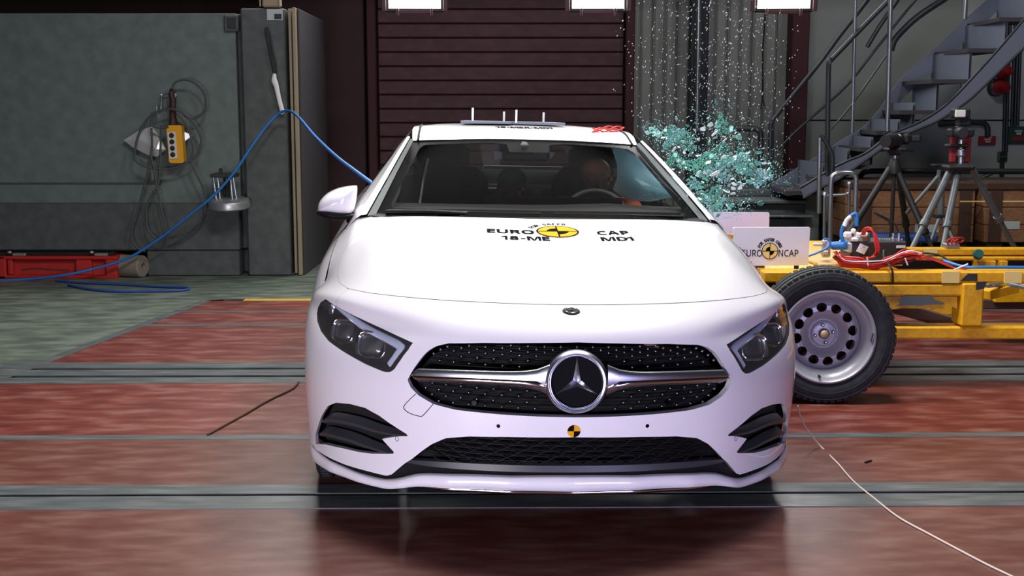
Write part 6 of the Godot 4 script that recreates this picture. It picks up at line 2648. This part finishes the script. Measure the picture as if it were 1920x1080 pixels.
func car_prints(t: Node3D) -> void:
	put("lettering", skin_text(front, -1.19, -0.25, 9.33, "EURO", 0.05, 1.05, 8.0), M.ink, t)
	put("lettering", skin_text(front, 0.93, 1.56, 9.30, "CAP", 0.05, 1.05, 8.0), M.ink, t)
	put("lettering", skin_text(front, -0.92, 0.0, 9.05, "18-ME", 0.048, 1.05, 8.0), M.ink, t)
	put("lettering", skin_text(front, 0.95, 1.6, 9.03, "MD1", 0.048, 1.05, 8.0), M.ink, t)
	# the arched line above the mark
	var b := MB.new()
	var arch := "FOR SAFER"
	var c := front.p(8.2, 9.38)
	var n := front.n(8.2, 9.38)
	var ex := (front.p(8.25, 9.38) - c).normalized()
	var ey := n.cross(ex)
	for i in arch.length():
		if arch[i] == " ":
			continue
		var a := deg_to_rad(lerpf(150.0, 72.0, float(i) / (arch.length() - 1)))
		var r := 0.113
		b.add(text_mesh(arch[i], 0.024, 0.0006, "Droid Sans", 700), Transform3D(Basis(ex * sin(a) - ey * cos(a), ey * sin(a) + ex * cos(a), n), c + (ex * cos(a) + ey * sin(a)) * r + n * 0.002))
	put("lettering", b.st.commit(), M.ink, t)
	test_mark(t, Transform3D(Basis(ex, ey, n), c + n * 0.0008), 0.082, true, M.target_yellow, M.ink)
	# round mark on the bumper
	c = fs(-0.035, 1.98)
	n = front.n(7.965, 1.98)
	ex = Vector3.UP.cross(n).normalized()
	ey = n.cross(ex)
	test_mark(t, Transform3D(Basis(ex, ey, n), c + n * 0.0006), 0.0205, false, M.target_yellow, M.ink)
	put("lettering", skin_text(roof_net, -0.95, 1.2, 1.25, "18-MER-MD1", 0.06, 1.0, 4.0), M.ink, t)
	# plate with four rods on the roof
	var place := car_place()
	var rp := thing("roof_plate", "flat grey plate with four upright rods lying on the car roof", "plate", place.origin, place.basis)
	b = MB.new()
	var c0 := roof_net.p(3.75, 1.9)
	b.prism(PackedVector2Array([Vector2(-0.26, -0.12), Vector2(-0.02, -0.12), Vector2(0.0, -0.05), Vector2(0.26, -0.12), Vector2(0.22, 0.1), Vector2(-0.22, 0.12)]), 0.012, Transform3D(Basis(Vector3.RIGHT, Vector3.FORWARD, Vector3.UP), c0 + Vector3(0, 0.004, 0)))
	part("plate", b, M.stair_grey, rp)
	for q in [[-0.2, 0.1, 0.07], [-0.03, -0.1, 0.055], [0.02, 0.06, 0.065], [0.17, -0.06, 0.055]]:
		b = MB.new()
		b.tube([c0 + Vector3(q[0], 0.01, q[1]), c0 + Vector3(q[0], 0.01 + q[2], q[1])], 0.0055, 8)
		part("rod", b, M.white_plastic, rp)
	b = MB.new()
	for k in 3:
		var line := []
		for m in 6:
			line.append(roof_net.p(6.5 + m * 0.28, 0.75 + 0.12 * m + 0.07 * k) + Vector3(0, 0.012 + 0.012 * sin(m * 1.4 + k * 2), 0))
		b.tube(curve(line, 4), 0.004, 6)
	tag(part("roof_wires", b, M.cable_red), "red wires lying over the right edge of the car roof", "wires")
	(get_child(get_child_count() - 1) as Node3D).transform = place


# ---------------------------------------------------------------- figures
# one skin round a field of joined capsules: bones are [a, ra, b, rb]
func body_mesh(bones: Array, cell: float, blend: float) -> ArrayMesh:
	var lo := Vector3.ONE * 1e9
	var hi := -lo
	for q in bones:
		for k in [0, 2]:
			lo = lo.min(q[k] - Vector3.ONE * (q[k + 1] + 0.03))
			hi = hi.max(q[k] + Vector3.ONE * (q[k + 1] + 0.03))
	var n := Vector3i(((hi - lo) / cell).ceil()) + Vector3i.ONE
	var val := PackedFloat32Array()
	val.resize(n.x * n.y * n.z)
	var at0 := 0
	for z in n.z:
		for y in n.y:
			for x in n.x:
				var p := lo + Vector3(x, y, z) * cell
				var d := 1e3
				for q in bones:
					var a: Vector3 = q[0]
					var ab: Vector3 = q[2] - a
					var h := clampf((p - a).dot(ab) / maxf(ab.length_squared(), 1e-9), 0.0, 1.0)
					var e: float = (p - a - ab * h).length() - lerpf(q[1], q[3], h)
					var m := clampf(0.5 + 0.5 * (e - d) / blend, 0.0, 1.0)
					d = lerpf(e, d, m) - blend * m * (1.0 - m)
				val[at0] = d
				at0 += 1
	var ids := {}
	var pos := PackedVector3Array()
	var index := PackedInt32Array()
	var sx := 1
	var sy := n.x
	var sz := n.x * n.y
	for z in n.z - 1:
		for y in n.y - 1:
			for x in n.x - 1:
				var i := x + y * sy + z * sz
				var sum := Vector3()
				var cnt := 0
				for e in [[0, sx], [sy, sx + sy], [sz, sx + sz], [sy + sz, sx + sy + sz], [0, sy], [sx, sx + sy], [sz, sy + sz], [sx + sz, sx + sy + sz], [0, sz], [sx, sx + sz], [sy, sy + sz], [sx + sy, sx + sy + sz]]:
					var va := val[i + e[0]]
					var vb := val[i + e[1]]
					if (va < 0) != (vb < 0):
						var pa := Vector3(e[0] % sy, (e[0] % sz) / sy, e[0] / sz)
						var pb := Vector3(e[1] % sy, (e[1] % sz) / sy, e[1] / sz)
						sum += pa.lerp(pb, va / (va - vb))
						cnt += 1
				if cnt:
					ids[i] = pos.size()
					pos.append(lo + (Vector3(x, y, z) + sum / cnt) * cell)
	for z in range(1, n.z - 1):
		for y in range(1, n.y - 1):
			for x in range(1, n.x - 1):
				var i := x + y * sy + z * sz
				for k in 3:
					var st: int = [sx, sy, sz][k]
					var u: int = [sy, sz, sx][k]
					var v: int = [sz, sx, sy][k]
					if (val[i] < 0) == (val[i + st] < 0):
						continue
					var q := [ids[i], ids[i - u], ids[i - u - v], ids[i - v]]
					if val[i] < 0:
						index.append_array(PackedInt32Array([q[0], q[2], q[1], q[0], q[3], q[2]]))
					else:
						index.append_array(PackedInt32Array([q[0], q[1], q[2], q[0], q[2], q[3]]))
	var st2 := SurfaceTool.new()
	st2.begin(Mesh.PRIMITIVE_TRIANGLES)
	for p in pos:
		st2.add_vertex(p)
	for i in index:
		st2.add_index(i)
	st2.generate_normals()
	return st2.commit()


func dummies() -> void:
	var place := car_place()
	# the driver behind the steering wheel: head, neck, torso, arms towards the wheel
	var c := cv(0.385, 1.035, 2.30)
	var V := func(x: float, y: float, z: float) -> Vector3: return c + Vector3(x, y, z)
	var head := [[V.call(0, 0.035, -0.02), 0.076, V.call(0, -0.02, 0.0), 0.066], [V.call(0, -0.06, 0.03), 0.04, V.call(0, -0.075, 0.045), 0.032], [V.call(0, 0.0, 0.062), 0.012, V.call(0, -0.028, 0.078), 0.014],
		[V.call(-0.04, 0.015, 0.05), 0.016, V.call(0.04, 0.015, 0.05), 0.016], [V.call(-0.02, -0.055, 0.062), 0.009, V.call(0.02, -0.055, 0.062), 0.009], [V.call(-0.072, -0.01, -0.01), 0.014, V.call(-0.074, -0.03, -0.005), 0.01], [V.call(0.072, -0.01, -0.01), 0.014, V.call(0.074, -0.03, -0.005), 0.01],
		[V.call(0, -0.06, -0.01), 0.045, V.call(0, -0.15, -0.03), 0.05]]
	var t := thing("driver_dummy", "brown crash test dummy in an orange shirt sitting behind the steering wheel", "dummy", place.origin, place.basis)
	put("head", body_mesh(head, 0.009, 0.02), M.dummy_vinyl, t)
	var torso := [[V.call(-0.16, -0.16, -0.04), 0.07, V.call(0.16, -0.16, -0.04), 0.07], [V.call(0, -0.19, -0.04), 0.12, V.call(0, -0.55, -0.1), 0.14], [V.call(-0.18, -0.16, -0.03), 0.065, V.call(-0.24, -0.36, 0.12), 0.05], [V.call(0.18, -0.16, -0.03), 0.065, V.call(0.22, -0.36, 0.12), 0.05]]
	put("shirt", body_mesh(torso, 0.016, 0.05), M.orange_shirt, t)
	var arm := [[V.call(-0.24, -0.36, 0.12), 0.042, V.call(-0.17, -0.2, 0.33), 0.032], [V.call(-0.17, -0.2, 0.33), 0.03, V.call(-0.16, -0.16, 0.38), 0.028]]
	put("forearm", body_mesh(arm, 0.011, 0.02), M.dummy_vinyl, t)
	arm = [[V.call(0.22, -0.36, 0.12), 0.042, V.call(0.12, -0.2, 0.33), 0.032], [V.call(0.12, -0.2, 0.33), 0.03, V.call(0.1, -0.15, 0.38), 0.028]]
	put("forearm", body_mesh(arm, 0.011, 0.02), M.dummy_vinyl, t)
	test_mark(t, Transform3D(Basis(Vector3.UP, 0.7), V.call(0.062, 0.0, 0.045)), 0.022, false, M.target_yellow, M.ink)
	# the passenger dummy, leaning to the middle
	var c2 := cv(-0.04, 0.975, 2.35)
	var W := func(x: float, y: float, z: float) -> Vector3: return c2 + Vector3(x, y, z)
	head = [[W.call(0.01, 0.03, -0.02), 0.072, W.call(0, -0.02, 0.0), 0.064], [W.call(-0.01, -0.06, 0.03), 0.038, W.call(-0.01, -0.075, 0.045), 0.03], [W.call(0, 0.0, 0.06), 0.012, W.call(0, -0.028, 0.075), 0.014],
		[W.call(-0.04, 0.015, 0.05), 0.016, W.call(0.04, 0.015, 0.05), 0.016], [W.call(-0.07, -0.01, -0.01), 0.014, W.call(-0.072, -0.03, -0.005), 0.01], [W.call(0.07, -0.01, -0.01), 0.014, W.call(0.072, -0.03, -0.005), 0.01], [W.call(0, -0.06, -0.02), 0.045, W.call(-0.05, -0.15, -0.04), 0.05]]
	t = thing("passenger_dummy", "crash test dummy with a green painted forehead leaning towards the middle of the car", "dummy", place.origin, place.basis)
	put("head", body_mesh(head, 0.009, 0.02), M.dummy_vinyl, t)
	var b := MB.new()
	var rows := []
	for i in 6:
		var row := []
		for k in 25:
			var a := TAU * k / 24.0
			var e := PI / 2 * i / 5.0
			row.append(W.call(0.01, 0.04, -0.01) + Vector3(cos(a) * sin(e + 0.05) * 0.075, cos(e) * 0.075, sin(a) * sin(e + 0.05) * 0.078))
		rows.append(row)
	b.skin(rows)
	part("painted_crown", b, M.green_paint, t)
	torso = [[W.call(-0.26, -0.2, -0.04), 0.07, W.call(0.05, -0.22, -0.04), 0.07], [W.call(-0.1, -0.22, -0.04), 0.12, W.call(-0.18, -0.55, -0.1), 0.14], [W.call(-0.28, -0.2, -0.03), 0.06, W.call(-0.3, -0.4, 0.12), 0.05], [W.call(0.06, -0.22, -0.03), 0.06, W.call(0.08, -0.42, 0.12), 0.05]]
	put("shirt", body_mesh(torso, 0.016, 0.05), M.hub_brass, t)
	test_mark(t, Transform3D(Basis(Vector3.UP, 0.5), W.call(0.05, -0.0, 0.062)), 0.024, false, M.target_yellow, M.ink)


# a broken piece of safety glass: a flat slab with an irregular outline
func shard(r: float, n: int, thick: float, long := 1.0) -> ArrayMesh:
	var poly := PackedVector2Array()
	for k in n:
		var a := TAU * (k + rng.randf_range(-0.3, 0.3)) / n
		poly.append(Vector2(cos(a) * long, sin(a)) * r * rng.randf_range(0.65, 1.1))
	var b := MB.new()
	b.prism(poly, thick, Transform3D(Basis(), Vector3(0, 0, -thick / 2)))
	return b.mesh()


# a larger piece: slab of still joined crumbs, each with an edge of its own
func crazed(r: float, long: float) -> ArrayMesh:
	var b := MB.new()
	var step := 0.0085
	var m := int(r * long / step) + 1
	for i in range(-m, m + 1):
		for j in range(-m, m + 1):
			var c := Vector2(i + rng.randf_range(-0.25, 0.25), j + 0.5 * (i % 2) + rng.randf_range(-0.25, 0.25)) * step
			var q := Vector2(c.x / long, c.y)
			if q.length() > r * (0.78 + 0.22 * sin(atan2(q.y, q.x) * 3.0 + r * 90.0)):
				continue
			if rng.randf() < 0.16:
				continue
			var poly := PackedVector2Array()
			for k in 5:
				var a := TAU * (k + rng.randf_range(-0.25, 0.25)) / 5.0
				poly.append(c + Vector2(cos(a), sin(a)) * step * 0.56)
			b.prism(poly, 0.0035, Transform3D(Basis().rotated(Vector3(rng.randf() - 0.5, rng.randf() - 0.5, 0).normalized(), rng.randf_range(0.0, 0.1)), Vector3(0, 0, rng.randf_range(-0.001, 0.001))))
	return b.mesh()


func tumble() -> Basis:
	return Basis(Vector3(rng.randfn(), rng.randfn(), rng.randfn()).normalized(), rng.randf_range(0.0, TAU))


func glass_cloud() -> void:
	# the large pieces, told apart by place and shape: [px, py, radius in metres, length, tilt, label]
	var big := [
		[1351, 320, 0.062, 1.1, 0.3, "largest round crazed pane of green glass in the middle of the burst"],
		[1262, 301, 0.045, 1.5, 0.5, "dark green rectangular glass piece just beside the roof pillar"],
		[1429, 333, 0.042, 1.2, 0.7, "green glass piece far right before the tube guard rail"],
		[1310, 312, 0.056, 1.8, -0.1, "long pale green glass piece left of the largest pane"],
		[1344, 291, 0.055, 1.6, 0.2, "pale crazed glass piece above the largest pane"],
		[1384, 305, 0.05, 1.5, -0.3, "blue green crazed glass piece right of the largest pane"],
		[1351, 222, 0.038, 0.55, 0.2, "narrow upright glass splinter at the top of the burst"],
		[1358, 240, 0.036, 1.2, 0.1, "small crazed glass piece under the topmost splinter"],
		[1262, 255, 0.042, 1.8, 0.7, "slanting green glass piece high beside the roof corner"],
		[1281, 262, 0.046, 2.2, -0.4, "long pale glass strip high on the left of the burst"],
		[1335, 374, 0.06, 1.2, 0.4, "dense crazed glass piece low in the burst above the sign boards"],
		[1300, 346, 0.04, 1.3, 0.4, "dark green glass piece low beside the white pillar"],
		[1386, 283, 0.035, 0.4, 0.25, "thin upright green splinter right of the middle"],
		[1407, 322, 0.03, 2.6, -0.7, "thin slanting green splinter at the right of the burst"],
		[1228, 249, 0.026, 2.0, -0.5, "small bright green chip at the far left of the burst"],
	]
	for i in big.size():
		var q: Array = big[i]
		var far := 5.3 + 0.25 * sin(i * 2.3)
		var bs := Basis(Vector3.BACK, q[4]) * Basis(Vector3(0.5, 1, 0).normalized(), 0.5 * sin(i * 1.7))
		var o := put("glass_piece", crazed(q[2], q[3]), [M.shard_green, M.shard_green, M.shard_teal][i % 3], null, Transform3D(bs, at(q[0], q[1], far)))
		tag(o, q[5], "glass", "large pieces of the burst side window")
	# bright slips of glass that catch the light
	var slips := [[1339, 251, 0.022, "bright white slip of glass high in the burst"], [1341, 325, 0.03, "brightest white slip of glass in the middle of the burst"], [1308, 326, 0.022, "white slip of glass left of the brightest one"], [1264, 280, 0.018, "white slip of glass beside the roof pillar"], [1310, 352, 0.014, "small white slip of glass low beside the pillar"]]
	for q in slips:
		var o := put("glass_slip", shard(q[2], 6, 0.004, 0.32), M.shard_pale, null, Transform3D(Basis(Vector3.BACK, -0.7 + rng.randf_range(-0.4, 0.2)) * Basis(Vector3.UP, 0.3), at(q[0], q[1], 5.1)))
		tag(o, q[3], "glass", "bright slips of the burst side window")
	# medium pieces: look-alikes
	var kinds := []
	for k in 10:
		kinds.append(shard(1.0, 5 + k % 3, 0.3, 1.0 + 0.12 * k))
	var centres := [[1345, 310, 60, 34, 4.0], [1320, 370, 42, 26, 3.0], [1270, 275, 36, 30, 2.0], [1395, 310, 40, 28, 1.6], [1435, 330, 24, 16, 0.7], [1350, 240, 34, 26, 1.0], [1365, 385, 40, 14, 1.2], [1235, 250, 14, 12, 0.6]]
	var pick := func() -> Vector2:
		var r := rng.randf() * 14.1
		for q in centres:
			r -= q[4]
			if r <= 0:
				return Vector2(q[0] + rng.randfn() * q[2] * 0.72, q[1] + rng.randfn() * q[3] * 0.8)
		return Vector2(1345, 310)
	# the pillar line: nothing nearer to the car than its edge
	var ok := func(v: Vector2) -> bool: return v.x > 1192 + (v.y - 235) * 0.79 and v.y < 412 and v.x < 1500
	var n := 0
	while n < 280:
		var v: Vector2 = pick.call()
		if not ok.call(v):
			continue
		var far := rng.randf_range(4.95, 5.6)
		var r := rng.randf_range(0.0038, 0.0095) * (1.0 if n > 40 else 1.6)
		var o := put("glass_shard", kinds[n % 10], [M.shard_green, M.shard_teal, M.shard_pale][rng.randi() % 3], null, Transform3D(tumble().scaled(Vector3.ONE * r), at(v.x, v.y, far)))
		tag(o, "small chip of green safety glass flying in the burst beside the roof pillar", "glass", "flying chips of the burst side window")
		n += 1
	# the finest crumbs, and those falling from above
	var mm := MultiMesh.new()
	mm.transform_format = MultiMesh.TRANSFORM_3D
	var places := []
	while places.size() < 3100:
		var v: Vector2 = pick.call()
		v = (v - Vector2(1340, 315)) * 1.12 + Vector2(1340, 315)
		if not ok.call(v):
			continue
		places.append(Transform3D(tumble().scaled(Vector3.ONE * rng.randf_range(0.0009, 0.0033)), at(v.x, v.y, rng.randf_range(4.8, 5.7))))
	mm.mesh = kinds[0]
	mm.instance_count = places.size()
	for i in places.size():
		mm.set_instance_transform(i, places[i])
	var o := MultiMeshInstance3D.new()
	o.name = numbered("glass_crumbs")
	o.multimesh = mm
	o.material_override = M.shard_teal
	add_child(o)
	tag(stuff(o), "cloud of fine green glass crumbs around the burst beside the car roof", "glass")
	mm = MultiMesh.new()
	mm.transform_format = MultiMesh.TRANSFORM_3D
	places = []
	while places.size() < 1150:
		var v := Vector2(1330 + rng.randfn() * 95, rng.randf_range(-20, 300))
		if v.x < 1150 or v.x > 1660 or not ok.call(v):
			continue
		var b := Basis(Vector3.BACK, rng.randf_range(-0.2, 0.2)).scaled_local(Vector3(0.0013, 0.0032, 0.0013) * rng.randf_range(0.4, 1.6))
		places.append(Transform3D(b, at(v.x, v.y, rng.randf_range(4.6, 6.2))))
	mm.mesh = kinds[3]
	mm.instance_count = places.size()
	for i in places.size():
		mm.set_instance_transform(i, places[i])
	o = MultiMeshInstance3D.new()
	o.name = numbered("falling_glass")
	o.multimesh = mm
	o.material_override = M.shard_pale
	add_child(o)
	tag(stuff(o), "sparkling specks of glass raining down before the grey curtain wall", "glass")


func floor_things() -> void:
	# thin white lead from the bumper over the floor
	var pts := [car_place() * cv(0.915, 0.30, 0.62)]
	for q in [[1500, 778, 0.22], [1512, 803, 0.12]]:
		pts.append(at(q[0], q[1], 3.95 - 0.1) if false else on_floor(q[0], q[1], q[2]))
	for q in [[1540, 838], [1570, 868], [1600, 902], [1640, 935], [1685, 970], [1740, 1000], [1800, 1032], [1850, 1058], [1896, 1080], [1930, 1096]]:
		pts.append(on_floor(q[0], q[1], 0.004))
	var b := MB.new()
	b.tube(curve(pts, 6), 0.0034, 6)
	tag(part("white_lead", b, M.cable_white), "thin white lead running from the car bumper across the floor to the right", "cable")
	b = MB.new()
	pts = []
	for q in [[389, 815], [420, 798], [460, 776], [505, 750], [545, 731], [556, 722], [560, 716]]:
		pts.append(on_floor(q[0], q[1], 0.006))
	b.tube(curve(pts, 4), 0.0045, 6)
	tag(part("floor_cord", b, M.rust_brown), "thin brown cord lying slantwise on the red floor left of the car", "cord")
	b = MB.new()
	b.tube([on_floor(1622, 867, 0.004), on_floor(1634, 863, 0.004)], 0.004, 6)
	tag(part("dark_scrap", b, M.cable_black), "short dark scrap lying on the floor right of the car", "scrap")
